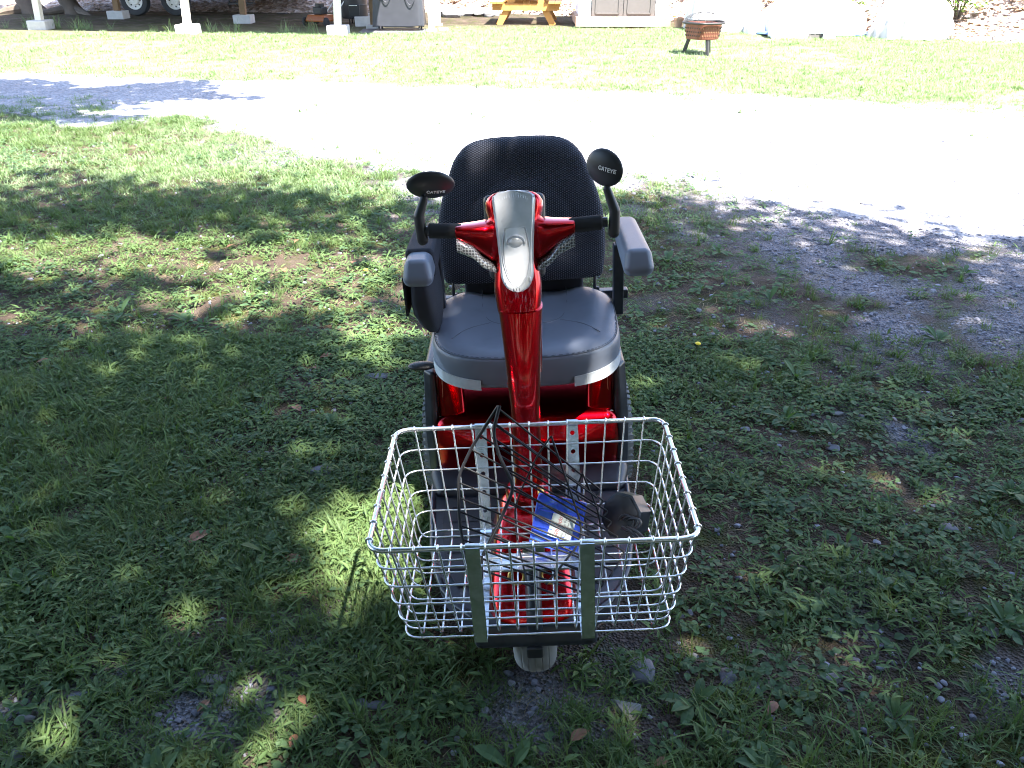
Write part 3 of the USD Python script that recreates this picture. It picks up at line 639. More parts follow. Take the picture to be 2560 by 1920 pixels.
# push mower
t = thing('push_mower', 'push mower with orange deck and black engine in the shade of the shelter', 'lawn mower', (-4.3, 19.5, 0), -25)
part(t, 'deck', ball_hull([(-.24, -.2, .12), (.24, -.2, .12), (-.24, .2, .12), (.24, .2, .12), (-.2, -.17, .2), (.2, -.17, .2), (-.2, .17, .2), (.2, .17, .2)], .03), 'mower_orange')
part(t, 'engine', [rbox((.24, .24, .16), .03).translate([0, 0, .31]), trimesh.creation.cylinder(radius=.1, height=.08, transform=trimesh.transformations.translation_matrix((0, 0, .42)))], 'dark_metal')
for sx in (-1, 1):
    for y in (-.2, .2): part(t, 'wheel', revolve([(.005, -.02), (.05, -.025), (.09, -.02), (.095, 0), (.09, .02), (.05, .025), (.005, .02)], 'x', (sx * .29, y, .095), 20), 'tyre_black')
part(t, 'handle', tube(fillet([(.24, .2, .2), (.5, .9, .95), (.5, .95, 1.0), (.2, .98, 1.0), (-.04, .2, .2)], .05), .013, 8), 'rim_white')
# smoker barrel, cinder blocks
t = thing('barrel_smoker', 'dark barrel smoker standing between the third post and the covered grill', 'smoker', (-3.62, 20.0, 0))
part(t, 'drum', revolve([(.005, .12), (.28, .12), (.30, .15), (.30, .38), (.31, .40), (.30, .42), (.30, .75), (.005, .80)], 'z', (0, 0, 0), 32), 'dark_metal')
part(t, 'door', box((.05, -.30, .30), (.24, .03, .26), bev=.01), 'black_plastic'); part(t, 'handle', tube([(-.05, -.33, .40), (-.05, -.36, .40), (.12, -.36, .40), (.12, -.33, .40)], .008), 'rim_white')
for a in range(3): part(t, 'leg', bar((.2 * math.cos(a * 2.1), .2 * math.sin(a * 2.1), 0), (.2 * math.cos(a * 2.1), .2 * math.sin(a * 2.1), .14), .03, .03, (0, 1, 0)), 'dark_metal', False)
def cinder(x, y, z, rz, label):
    q = thing('cinder_block', label, 'concrete block', (x, y, z), rz)
    p0 = Polygon([(-.2, -.1), (.2, -.1), (.2, .1), (-.2, .1)]); p0 = p0.difference(Polygon([(-.16, -.065), (-.02, -.065), (-.02, .065), (-.16, .065)])).difference(Polygon([(.02, -.065), (.16, -.065), (.16, .065), (.02, .065)]))
    part(q, 'block', noisy(extr(p0, .19), .003, 12, 2), 'concrete', False)
cinder(-3.32, 19.4, 0, 12, 'grey concrete block on the ground in front of the barrel smoker'); cinder(-3.02, 19.6, 0, -30, 'concrete block between the barrel smoker and the covered grill')

# covered grill on its mat
q = part('/World', 'grill_mat', box((-2.5, 18.1, .012), (1.35, .85, .016), 2), 'rubber_mat', False); tag(stage.GetPrimAtPath(q), 'thin dark rubber mat lying under the covered grill', 'mat')
t = thing('covered_grill', 'barbecue grill under a dark grey fitted cover on four casters', 'grill', (-2.36, 18.25, .02))
rings = []
NA = 96; a = np.arange(NA) * 2 * np.pi / NA
for z, s in ((.09, 1.0), (.10, 1.0), (.3, .985), (.55, .97), (.8, .955), (.98, .95), (1.05, .90), (1.10, .6), (1.12, .2)):
    sq = sell(.53 * s, .30 * s, 7, NA)
    fold = (meshkit.noise(np.stack([np.cos(a) * 2.2 + 9, np.sin(a) * 2.2 + 4, np.full(NA, 1.0)], 1), 4) - .5) * .05 + .018 * np.sin(a * 9 + 1.3 * np.sin(a * 2)) * (1.1 - z)
    hem = .018 * np.sin(a * 5) * (z < .095)
    rings.append(np.column_stack([sq * (1 + fold * 1.6 * (1.05 - z))[:, None], np.full(NA, z) + hem]))
part(t, 'cover', loft(rings), 'cover_cloth', 60)
for k, (x0, d) in enumerate(((-.22, .30), (.27, .34))):
    pts = [(x0 - .14, -.298, .92), (x0 - .09, -.315, .92 - d), (x0, -.325, .92 - d * 1.35), (x0 + .09, -.315, .92 - d), (x0 + .14, -.298, .92)]
    part(t, 'drape_fold', tube(fillet(pts, .15, 7), [.008] * len(fillet(pts, .15, 7)), 8), 'cover_cloth', True)
for sx in (-1, 1):
    for sy in (-1, 1): part(t, 'caster', revolve([(.004, -.015), (.035, -.015), (.04, 0), (.035, .015), (.004, .015)], 'x', (sx * .42, sy * .22, .04), 18), 'tyre_black')
part(t, 'cart_shelf', box((0, 0, .10), (.9, .48, .03)), 'dark_metal', False)
q = thing('brick', 'small brick lying on the bare ground right of the covered grill', 'brick', (-1.45, 18.2, .0), 15); part(q, 'block', noisy(rbox((.2, .1, .06), .008), .003, 30), 'beam_wood', off=(0, 0, -.03))

# rock pile at the foot of the bank
RR = np.random.default_rng(4)
where = ['left end', 'left side', 'front', 'middle', 'back', 'right side', 'right end']
for k in range(11):
    x = -1.80 + k * .125 + RR.uniform(-.08, .08); y = 22.3 + RR.uniform(-.6, .5); s = RR.uniform(.26, .5)
    z = max(float(bank_z(np.array([x]), np.array([y]))[0]), 0)
    v, f = pebble(200 + k, 2)
    q = part('/World', 'boulder', (v * s * [1.2, .9, .8] + [x, y, z + s * .15], f), 'grey_rock', 25)
    tag(stage.GetPrimAtPath(q), '%s grey boulder, number %s from the left in the rock pile behind the picnic table' % (['flat', 'blocky', 'rounded'][k % 3], ['one', 'two', 'three', 'four', 'five', 'six', 'seven', 'eight', 'nine', 'ten', 'eleven'][k]), 'boulder', 'boulders piled at the foot of the bank')

# picnic table seen end on
t = thing('picnic_table', 'orange-stained wooden picnic table with attached benches, seen from its end', 'picnic table', (.30, 19.45, 0), -4)
PL = 1.85
for y in (.22, PL - .22):
    for s in (-1, 1): part(t, 'leg', bar((s * .62, y, -.01), (s * .20, y, .72), .045, .14, (0, 0, 1)), 'pine_stain', False)
    part(t, 'bench_beam', bar((-.76, y - .048, .37), (.76, y - .048, .37), .04, .14), 'pine_stain', False)
    part(t, 'top_beam', bar((-.36, y - .048, .69), (.36, y - .048, .69), .04, .09), 'pine_stain', False)
for s in (-1, 1):
    for k in range(2): part(t, 'bench_plank', bar((s * (.58 + .145 * k), 0, .465), (s * (.58 + .145 * k), PL, .465), .137, .038), 'pine_stain', False)
for k in range(5): part(t, 'top_plank', bar((-.29 + .145 * k, 0, .755), (-.29 + .145 * k, PL, .755), .137, .038), 'pine_stain', False)
for s in (-1, 1): part(t, 'brace', bar((s * .03, .26, .40), (s * .05, .75, .70), .04, .085, (1, 0, 0)), 'pine_stain', False)

# garden shed
t = thing('garden_shed', 'small white shed with taupe double doors on a reddish timber base', 'shed', (2.42, 18.95, 0), -1.5)
part(t, 'wall', [box((0, .85, 1.22), (1.90, 1.60, 1.98)), box((-.83, .03, 1.22), (.26, .06, 1.98)), box((.83, .03, 1.22), (.26, .06, 1.98)), box((0, .03, 2.08), (1.40, .06, .26))], 'white_paint', False)
part(t, 'base_beam', [box((0, -.06, .125), (2.06, .16, .20), bev=.01), box((-.97, .9, .125), (.1, 1.75, .2), bev=.01), box((.97, .9, .125), (.1, 1.75, .2), bev=.01)], 'beam_wood')
for s in (-1, 1):
    d = part(t, 'door', box((s * .345, -.012, 1.08), (.675, .045, 1.68)), 'grey_brown_paint', False)
    for z, h in ((.50, .42), (1.35, 1.0)):
        part(d, 'door_panel', [box((s * .345, -.042, z + h / 2), (.50, .018, .03)), box((s * .345, -.042, z - h / 2), (.50, .018, .03)), box((s * .345 - .25, -.042, z), (.03, .018, h)), box((s * .345 + .25, -.042, z), (.03, .018, h))], 'grey_brown_paint', False)
    part(d, 'handle', box((s * .07, -.06, 1.05), (.02, .05, .12), bev=.006), 'dark_metal')
part(t, 'roof', loft([[(-1.15, -.25, 2.2), (0, -.25, 2.85), (1.15, -.25, 2.2), (1.15, -.25, 2.12), (0, -.25, 2.77), (-1.15, -.25, 2.12)], [(-1.15, 1.95, 2.2), (0, 1.95, 2.85), (1.15, 1.95, 2.2), (1.15, 1.95, 2.12), (0, 1.95, 2.77), (-1.15, 1.95, 2.12)]]), 'grey_brown_paint', False)
for x in (-.85, 0, .85): part(t, 'skid', box((x, .9, .012), (.2, 1.7, .02)), 'concrete', False)
q = thing('flower_pot', 'small clay pot on the ground at the right corner of the shed', 'pot', (3.62, 18.8, 0)); part(q, 'pot', revolve([(.004, 0), (.07, 0), (.10, .18), (.115, .18), (.115, .22), (.10, .22), (.09, .17), (.004, .16)], 'z', (0, 0, 0), 24), 'beam_wood')

# fire pit
t = thing('fire_pit', 'copper-coloured fire pit on three black legs with a wire mesh dome', 'fire pit', (3.12, 14.05, 0), 14)
def hexring(r, z): return [(r * math.cos(k * math.pi / 3), r * math.sin(k * math.pi / 3), z) for k in range(6)]
bw = noisy(loft([np.array(fillet(hexring(q, z), .08, 4, True)) for q, z in ((.29, .24), (.30, .25), (.335, .47), (.33, .475), (.315, .47), (.28, .27))]), .003, 12)
part(t, 'bowl', bw, 'copper', 30)
part(t, 'rim', tube(fillet(hexring(.375, .485), .08, 5, True), .018, 8, True), 'dark_metal')
for k in range(3):
    a = math.radians(-95 + 120 * k + (0, 12, -12)[k]); part(t, 'leg', bar((.22 * math.cos(a), .22 * math.sin(a), .26), (.30 * math.cos(a), .30 * math.sin(a), 0), .045, .045, (.3, .2, 0)), 'dark_metal', False)
dome_w = []
for k in range(8):
    a = k * math.pi / 8 ; dome_w.append(tube([(.31 * math.cos(q) * math.cos(a), .31 * math.cos(q) * math.sin(a), .50 + .135 * math.sin(q)) for q in np.linspace(0, math.pi, 13)], .0025, 5))
for q in (.25, .55, .9): dome_w.append(tube([(.31 * math.cos(q) * math.cos(b), .31 * math.cos(q) * math.sin(b), .50 + .135 * math.sin(q)) for b in np.linspace(0, 2 * math.pi, 25)[:-1]], .0025, 5, True))
part(t, 'mesh_dome', dome_w, 'dark_metal')
for k in range(6):
    a0 = k * math.pi / 3; hs = []
    for i_ in range(7):
        for j_ in range(3):
            f_ = (i_ + .5 + .5 * (j_ % 2)) / 7.5; z_ = .30 + .055 * j_; R_ = .30 + (z_ - .25) / .22 * .035 - .002
            p0, p1 = np.array([math.cos(a0), math.sin(a0)]) * R_, np.array([math.cos(a0 + math.pi / 3), math.sin(a0 + math.pi / 3)]) * R_
            c_ = p0 * (1 - f_) + p1 * f_; n_ = np.array([math.cos(a0 + math.pi / 6), math.sin(a0 + math.pi / 6)])
            hs.append(box((*(c_ + n_ * .002), z_), (.014, .014, .02), math.degrees(a0 + math.pi / 6)))
    part(t, 'cut_outs', hs, 'dark_metal' if k % 2 else 'brown_wood', False)

# tarpaulin-covered heaps
def tarp_heap(name, label, c, rx, ry, h, mt, seed, n=2.4, folds=.06, hem=.02, parts=()):
    q = thing(name, label, 'tarpaulin', c)
    U, Vv = 72, 22; a = np.arange(U) * 2 * np.pi / U; rings = []
    for k in range(Vv):
        f_ = k / (Vv - 1); z = h * math.sin(f_ * math.pi / 2) ** .9; s = max(math.cos(f_ * math.pi / 2) ** (.5 if n > 3 else .85), .004)
        e = sell(rx * s, ry * s, n, U)
        w = (meshkit.fbm(np.stack([np.cos(a) * 2.4, np.sin(a) * 2.4, np.full(U, f_ * 1.2)], 1) + seed * 5, 4, seed) - .5) * 2
        crease = np.abs(((meshkit.noise(np.stack([np.cos(a) * 3.2, np.sin(a) * 3.2, np.full(U, f_ * .5)], 1) + seed * 9, seed + 3)) * 3 % 1) - .5) - .25
        z = z + hem * w * (1 - f_) * 3 * (k == 0)
        rings.append(np.column_stack([e * (1 + folds * 1.8 * w + folds * .8 * crease)[:, None], z + folds * h * w * .8 * f_]))
    part(q, 'sheet', loft(rings), mt, 50)
    return q
tarp_heap('tarp_heap', 'tall white tarpaulin bundle standing behind the fire pit, right of the shed', (4.45, 18.3, 0), .72, .5, 1.35, 'white_tarp', 1, 3.6, .10)
q = tarp_heap('tarp_heap', 'wide low white tarpaulin draped over a stack, with blue edges showing', (6.05, 17.55, 0), 1.12, .75, .70, 'white_tarp', 2, 2.1, .13)
part(q, 'blue_edge', noisy(loft([np.column_stack([sell(1.14 * s, .79 * s, 2.6, 60) * (1 + .03 * np.sin(np.arange(60) * .9))[:, None], np.full(60, z)]) for s, z in ((1, .02), (1.02, .04), (.99, .07), (.95, .075))]), .03, 5), 'blue_tarp')
tarp_heap('tarp_heap', 'rounded beige tarpaulin heap at the foot of the leafy bank', (7.75, 16.75, 0), .78, .6, .76, 'beige_tarp', 3, 2.0, .16)
tarp_heap('tarp_heap', 'small sagging white tarpaulin end beside the tall bundle', (5.0, 17.6, 0), .26, .3, .40, 'white_tarp', 6, 2.2, .10)
q = thing('storage_bin', 'low white storage bin in front of the wide tarpaulin', 'storage bin', (5.37, 16.72, 0), -3)
part(q, 'tub', rbox((.68, .4, .20), .02).translate([0, 0, .10]), 'white_bin'); part(q, 'lid', rbox((.72, .44, .05), .015).translate([0, 0, .222]), 'white_bin')
q = thing('pallet', 'small slatted white pallet on the grass between the bin and the board', 'pallet', (5.95, 16.75, 0), 2)
for k in range(6): part(q, 'slat', box((-.26 + .104 * k, 0, .10), (.075, .4, .02)), 'white_bin', False)
for y in (-.17, .17): part(q, 'runner', box((0, y, .045), (.6, .04, .088)), 'grey_brown_paint', False)
q = thing('white_board', 'narrow white board standing upright in front of the wide tarpaulin', 'board', (6.10, 16.50, 0), 4)
part(q, 'board', rbox((.24, .03, .50), .006).translate([0, 0, .25]), 'white_bin'); part(q, 'stay', bar((0, .02, .4), (0, .2, .0), .03, .02), 'grey_brown_paint', False)
q = thing('blue_barrel', 'small blue drum half hidden between the board and the beige heap', 'drum', (6.66, 17.05, 0))
part(q, 'drum', revolve([(.004, 0), (.11, 0), (.12, .02), (.12, .10), (.126, .11), (.12, .12), (.12, .20), (.10, .22), (.004, .22)], 'z', (0, 0, 0), 28), 'blue_tarp'); part(q, 'lid', revolve([(.12, .20), (.126, .205), (.126, .225), (.004, .23)], 'z', (0, 0, .003), 28), 'dark_metal')
# shrubs on the bank
def shrub(x, y, h, r, seed, label):
    z = max(float(bank_z(np.array([x]), np.array([y]))[0]), 0)
    q = thing('bank_shrub', label, 'shrub', (x, y, z)); g = random.Random(seed); ms, st = [], []
    for k in range(14):
        a = g.uniform(0, 6.283); e = np.array([math.cos(a) * r * g.uniform(.3, 1), math.sin(a) * r * g.uniform(.3, 1), h * g.uniform(.5, 1)])
        st.append(tube([(0, 0, -.05), e * [.4, .4, .6], e], [.012, .009, .004], 5))
        for _ in range(34):
            b = e * g.uniform(.35, 1.05) + np.array([g.gauss(0, .09), g.gauss(0, .09), g.gauss(0, .08)]); L = g.uniform(.07, .13)
            ms.append(leaf(b, g.uniform(0, 6.283), g.uniform(-.4, .7), L, L * .5, .5, .2, 3))
    part(q, 'foliage', vf(ms), 'shrub_leaf', False); part(q, 'stem', st, 'bark')
for x, y, h, r, s, l in ((5.15, 20.1, .8, .5, 1, 'yellow-green shrub on the bank behind the tall white bundle'), (7.05, 18.6, .75, .4, 2, 'yellow-green shrub between the two tarpaulin heaps'), (8.85, 17.2, 1.0, .8, 3, 'spreading green shrub on the bank right of the beige heap'), (9.6, 18.0, .6, .5, 4, 'low shrub among brown leaves on the bank, second from the right edge'), (10.9, 17.4, 1.0, .9, 5, 'large green shrub at the top right corner of the bank'), (3.55, 21.6, .5, .3, 6, 'small shrub behind the right side of the shed')):
    shrub(x, y, h, r, s, l)
# ------------------------------------------------------------------ the mobility scooter (x right, y away from the viewer, z up; it leans 3 degrees on the uneven ground)
PHI = math.radians(3.0); SO = np.array([0, 1.75, 0.0])
RM = np.array([[math.cos(PHI), 0, -math.sin(PHI)], [0, 1, 0], [math.sin(PHI), 0, math.cos(PHI)]])
def pose(extra=np.zeros(3)):
    T = RM @ np.asarray(extra, float) + np.array([.06, 1.75, 0.0])
    m = np.eye(4); m[:3, :3] = RM.T; m[3, :3] = T
    return Gf.Matrix4d(*m.ravel().tolist())
S = thing('mobility_scooter', 'red three-wheeled mobility scooter with grey seat and big wire basket', 'mobility scooter', matrix=pose())
def sp(name, mesh, mt, smooth=35, parent=None, label=None): return part(parent or S, name, mesh, mt, smooth, label, SO)

# front wheel
c = (0, 1.405, .128); R = .130
pr = []
for t in np.linspace(-1, 1, 61):
    w = .052 * t; r = R - .046 * (1 - (1 - abs(t) ** 2.6) ** .5)
    if any(abs(t - g) < .02 for g in (-.6, -.3, 0, .3, .6)): r -= .0016
    pr.append((r, w))
pr = [(.06, -.036), (.075, -.050)] + pr + [(.075, .050), (.06, .036)]
wf = sp('wheel', revolve(pr, 'x', c, 56), 'grey_tyre', 30)
sp('rim', revolve([(.004, -.03), (.03, -.032), (.055, -.022), (.066, -.036), (.066, .036), (.055, .022), (.03, .032), (.004, .03)], 'x', c, 36), 'silver_dull', 30, wf)
# rear wheels with blocky treads
for s in (-1, 1):
    c = (s * .286, 2.17, .165); R = .165
    pr = [(.085, -.03), (.10, -.037)] + [(R - .035 * (1 - (1 - abs(t) ** 2.4) ** .5), .037 * t) for t in np.linspace(-1, 1, 17)] + [(.10, .037), (.085, .03)]
    w = sp('wheel', revolve(pr, 'x', c, 60), 'grey_tyre', 30)
    lugs = []
    for k in range(44):
        a = k * 2 * math.pi / 44
        for q in (-1, 1):
            aa = a + q * .035; d = np.array([0, math.cos(aa), math.sin(aa)]); tg = np.array([.35 * q, -math.sin(aa), math.cos(aa)])
            p = np.array(c) + d * (R - .002) + np.array([q * .019, 0, 0]); o2 = np.array(c) + d * (R - .012) + np.array([q * .036, 0, 0])
            lugs.append(bar(p - [q * .016, 0, 0], o2, .013, .009, d))
    sp('tread', lugs, 'grey_tyre', False, w)
    sp('rim', revolve([(.004, -.02), (.05, -.024), (.07, -.012), (.09, -.032), (.09, .032), (.07, .012), (.05, .024), (.004, .02)], 'x', c, 36), 'silver_dull', 30, w)

# floor pan
half = [(.125, 1.397), (.150, 1.400), (.190, 1.437), (.225, 1.49), (.248, 1.555), (.268, 1.66), (.277, 1.75), (.286, 1.86), (.292, 2.0), (.292, 2.05)]
outline = Polygon([(-x, y) for x, y in half[::-1]] + half).difference(Polygon([(-.068, 1.2), (.068, 1.2), (.068, 1.56), (-.068, 1.56)])).buffer(-.006).buffer(.006)
fp = sp('floor_pan', extr(outline, .05, (np.eye(3), (0, 0, .085))), 'floor_plastic', 30)
ring = np.array(outline.exterior.coords)[:-1]
sp('edge_rim', tube(np.column_stack([ring, np.full(len(ring), .136)]), .009, 8, True), 'satin_black', True, fp)
for s in (-1, 1):
    mp = Polygon([(s * .055, 1.52), (s * .19, 1.50), (s * .225, 1.57), (s * .245, 1.70), (s * .25, 1.865), (s * .055, 1.865)]).buffer(-.012).buffer(.012)
    m_ = sp('floor_mat', extr(mp, .008, (np.eye(3), (0, 0, .1355))), 'floor_mat', 30)
    for k in range(5): sp('rib', tube([(s * .07, 1.56 + k * .065, .1445), (s * .225, 1.56 + k * .065, .1445)], .0022, 6), 'floor_mat', True, m_)
sp('floor_ridge', ball_hull([(-.255, 1.915, .135), (.255, 1.915, .135), (-.27, 1.97, .15), (.27, 1.97, .15)], .032, 16), 'floor_plastic', 40)
sp('hinge_pin', tube([(-.10, 1.885, .165), (.12, 1.885, .165)], .012, 10), 'black_plastic')

# front bumper and fork shroud
bm = sp('bumper', ball_hull([(-.12, 1.285, .175), (.128, 1.285, .175), (-.12, 1.40, .175), (.128, 1.40, .175), (-.115, 1.295, .205), (.123, 1.295, .205), (-.12, 1.40, .215), (.128, 1.40, .215)], .016), 'satin_black', 40)
sp('towing_tab', rbox((.038, .012, .032), .005).translate([.0, 1.268, .152]), 'black_plastic', 30, bm)
shr = []
for z, y0, y1, a in ((.19, 1.288, 1.60, .105), (.225, 1.290, 1.60, .107), (.26, 1.315, 1.60, .103), (.31, 1.365, 1.60, .092), (.35, 1.415, 1.59, .080), (.375, 1.450, 1.58, .066), (.385, 1.475, 1.57, .05)):
    e = sell(a, (y1 - y0) / 2, 4.5, 48); shr.append(np.column_stack([e[:, 0], e[:, 1] + (y0 + y1) / 2, np.full(48, z)]))
sh = sp('fork_shroud', loft(shr), 'red_paint', 40)
sp('centre_strip', [tube([(.003, 1.282, .205), (.003, 1.284, .23), (.003, 1.31, .265), (.003, 1.362, .318), (.003, 1.405, .348)], .019, 10)], 'satin_black', True, sh)
for x in (-.034, .040): sp('emblem_ring', tube([(x + .017 * math.cos(a), 1.352 + .010 * math.sin(a), .303 + .014 * math.sin(a)) for a in np.linspace(0, 2 * math.pi, 19)[:-1]], .004, 6, True), 'brass', True, sh)
# mounting plate that carries the basket
pl = sp('basket_bracket', [box((.008, 1.30, .392), (.235, .055, .006), bev=.002), box((.008, 1.36, .35), (.05, .012, .09), bev=.002)], 'zinc', 30)
for x in (-.09, -.03, .05, .105): sp('bolt', [move(trimesh.creation.cylinder(radius=.007, height=.007, sections=6), (x, 1.30, .398))], 'zinc', False, pl)

# tiller column
col = []
for z, a, b, y in ((.30, .050, .048, 1.515), (.36, .042, .042, 1.520), (.42, .036, .038, 1.530), (.50, .034, .038, 1.545), (.58, .034, .040, 1.560), (.62, .0345, .042, 1.568), (.67, .038, .044, 1.578), (.73, .0415, .045, 1.592), (.79, .046, .047, 1.607), (.845, .050, .048, 1.620)):
    e = sell(a, b, 2.7, 40); col.append(np.column_stack([e[:, 0] + .003, e[:, 1] + y + .02, np.full(40, z)]))
cl = sp('tiller_column', loft(col), 'red_paint', 40)
sp('side_cover', ball_hull([(.043, 1.625, .838), (.046, 1.655, .838), (.038, 1.60, .70), (.040, 1.64, .70)], .008), 'red_paint', 40, cl)
sp('column_joint', [revolve([(.004, .375), (.050, .375), (.056, .382), (.056, .412), (.050, .42), (.004, .42)], 'z', (.002, 1.535, 0), 36)], 'red_paint', 40, cl)
for q in ((.030, 1.478, .44), (.048, 1.49, .405)): sp('bolt', ball_hull([q, (q[0], q[1] + .02, q[2])], .008), 'brass', 40, cl)

# tiller head: shell, lamp, wings, signals
def front_y(z): return 1.600 + .30 * (z - .85)
hd = []
for z, a, b in ((.838, .045, .042), (.850, .049, .046), (.880, .053, .050), (.905, .0545, .053), (.935, .051, .052), (.965, .049, .050), (1.00, .050, .050), (1.035, .057, .050), (1.062, .064, .050), (1.076, .064, .048), (1.086, .058, .042), (1.092, .048, .032), (1.095, .034, .018)):
    e = sell(a, b, 3.6, 48); hd.append(np.column_stack([e[:, 0], e[:, 1] + front_y(z) + b + .003, z - .42 * (e[:, 1] + b)]))
H = sp('tiller_head', loft(hd), 'red_paint', 45)
def on_front(x, s):
    """s metres up the sloping front face from its lower end"""
    return np.array([x, 1.612 + .2873 * s, .889 + .9578 * s])
FN = np.array([0, -.9578, .2873])
def lamp_w(s): # half width of the lamp panel
    return np.interp(s, [0, .0033, .008, .0163, .0326, .0816, .14, .2, .207, .213, .217], [.004, .0132, .0207, .0273, .034, .0362, .040, .045, .043, .033, .012])
def panel(ss, wf_, lift, bulge, n=15):
    r = []
    for s in ss:
        w = wf_(s); x = np.linspace(-1, 1, n)
        top = [on_front(q * w, s) + FN * (lift - bulge * q * q) for q in x]
        r.append(np.vstack([top, [on_front(q * w * .96, s) - FN * .012 for q in x[::-1]]]))
    return loft(r)
lp = sp('headlamp', panel(np.concatenate([[0, .0015, .0033, .0055, .008, .012, .0163, .023, .0326], np.linspace(.045, .20, 10), [.206, .211, .215, .217]]), lamp_w, .0115, .0045), 'silver', 50, H)
def drop_w(s): return float(np.interp(s, [.0105, .013, .018, .025, .035, .061, .0876, .114, .13, .1386], [.001, .006, .0115, .0165, .0215, .0278, .0298, .0270, .0240, .0222]))
ds = np.concatenate([np.linspace(.0105, .035, 9), np.linspace(.045, .1386, 11)])
dl = [on_front(-drop_w(s), s) + FN * .0105 for s in ds] + [on_front(drop_w(s), s) + FN * .0105 for s in ds[::-1]]
H_l = H  # further pieces of the lamp sit beside it under the head (no fourth level)
sp('lamp_recess', panel(ds, drop_w, .0122, .0025, 11), 'silver_bright', 50, H)
sp('recess_edge', tube(dl, .0011, 6, True), 'silver_dull', True, H)
bc = on_front(0, .108) + FN * .010
v, f = vf(trimesh.creation.icosphere(3, .016)); sp('bulb', (v * [1, .55, .8] + bc, f), 'silver', 60, H)
sp('bulb_shade', tube([bc + [.019 * math.cos(a), -.004, .016 * math.sin(a)] for a in np.linspace(-.2, math.pi + .2, 13)], .0022, 6), 'silver_dull', True, H)
sp('lamp_frame', tube([on_front(-lamp_w(s), s) + FN * .0045 for s in np.linspace(.002, .205, 26)] + [on_front(q, .214) + FN * .0055 for q in np.linspace(-.03, .03, 5)] + [on_front(lamp_w(s), s) + FN * .0045 for s in np.linspace(.205, .002, 26)], .0016, 6, True), 'silver_dull', True, H)
for k in range(17):
    x = -.040 + k * .005; s1 = .2145 - 6.5 * x * x
    sp('lamp_rib', tube([on_front(x, s1 - .012) + FN * (.0115 - 3 * x * x), on_front(x, s1 + .001) + FN * (.010 - 3 * x * x)], .0012, 5), 'silver', True, H)
for x in (-.003 - .006, -.003, .003): sp('lamp_slot', tube([on_front(x, .004) + FN * .0112, on_front(x, .009) + FN * .0114], .0008, 5), 'black_plastic', True, H)
for s in (-1, 1): sp('lamp_screw', ball_hull([on_front(s * .027, .024) + FN * .007, on_front(s * .027, .030) + FN * .007], .0035), 'silver_dull', 50, H)
def letters(text, height, origin, ux, uy, mt, parent, name='lettering', shear=0.0, bold=False, depth=.0006):
    v, f = vf(meshkit.text_mesh(text, height, depth, bold))
    v[:, 0] += shear * v[:, 1]
    ux, uy = np.asarray(ux, float), np.asarray(uy, float); un = np.cross(ux, uy)
    return sp(name, (np.asarray(origin, float) + v[:, :1] * ux + v[:, 1:2] * uy + v[:, 2:] * un, f), mt, False, parent)
lx_ = np.array([.72, .0, .0]) + .69 * np.array([0, .2873, .9578]); lx_ /= np.linalg.norm(lx_)
letters('Shoprider', .0075, on_front(-.026, .148) + FN * .0095, lx_, np.cross(FN, lx_), 'silver_dull', H, shear=.35, depth=.0012)
for s in (-1, 1):
    rings = []
    for x, z0, z1, y, b in ((.020, .925, 1.040, 1.705, .046), (.046, .934, 1.034, 1.690, .042), (.056, .945, 1.033, 1.678, .038), (.068, .957, 1.033, 1.672, .034), (.090, .978, 1.032, 1.667, .029), (.112, .993, 1.0315, 1.664, .025), (.127, 1.003, 1.031, 1.662, .021), (.1295, 1.006, 1.029, 1.662, .018)):
        e = sell(b, (z1 - z0) / 2, 3.2, 28); rings.append(np.column_stack([np.full(28, s * x), e[:, 0] + y, e[:, 1] + (z0 + z1) / 2 + .0]))
    W_ = sp('wing_cover', loft(rings if s < 0 else [r[::-1] for r in rings]), 'red_paint', 50, H)
    rings = []
    for x, z0, z1, y, b in ((.044, .921, .935, 1.660, .020), (.058, .928, .950, 1.656, .024), (.074, .940, .963, 1.651, .025), (.085, .953, .978, 1.650, .025), (.094, .962, .990, 1.649, .024), (.112, .970, .999, 1.649, .022), (.128, .976, 1.007, 1.650, .018)):
        e = sell(b, (z1 - z0) / 2, 3.4, 24); rings.append(np.column_stack([np.full(24, s * x), e[:, 0] + y, e[:, 1] + (z0 + z1) / 2]))
    sp('turn_signal', loft(rings if s < 0 else [r[::-1] for r in rings]), 'lens', 40, H)
    g0, g1 = np.array([s * .118, 1.662, 1.017]), np.array([s * .186, 1.662, 1.021])
    sp('grip', tube([g0, g0 * .7 + g1 * .3, g1, g1 + [s * .003, 0, 0]], [.0155, .0165, .0165, .012], 18), 'foam_grip', 40)
    sp('bar_end', tube([g1 + [s * .002, 0, 0], g1 + [s * .014, 0, 0]], .011, 12), 'satin_black', 40)
sp('console', ball_hull([(-.05, 1.70, .90), (.05, 1.70, .90), (-.055, 1.73, 1.06), (.055, 1.73, 1.06)], .014), 'black_plastic', 40, H)
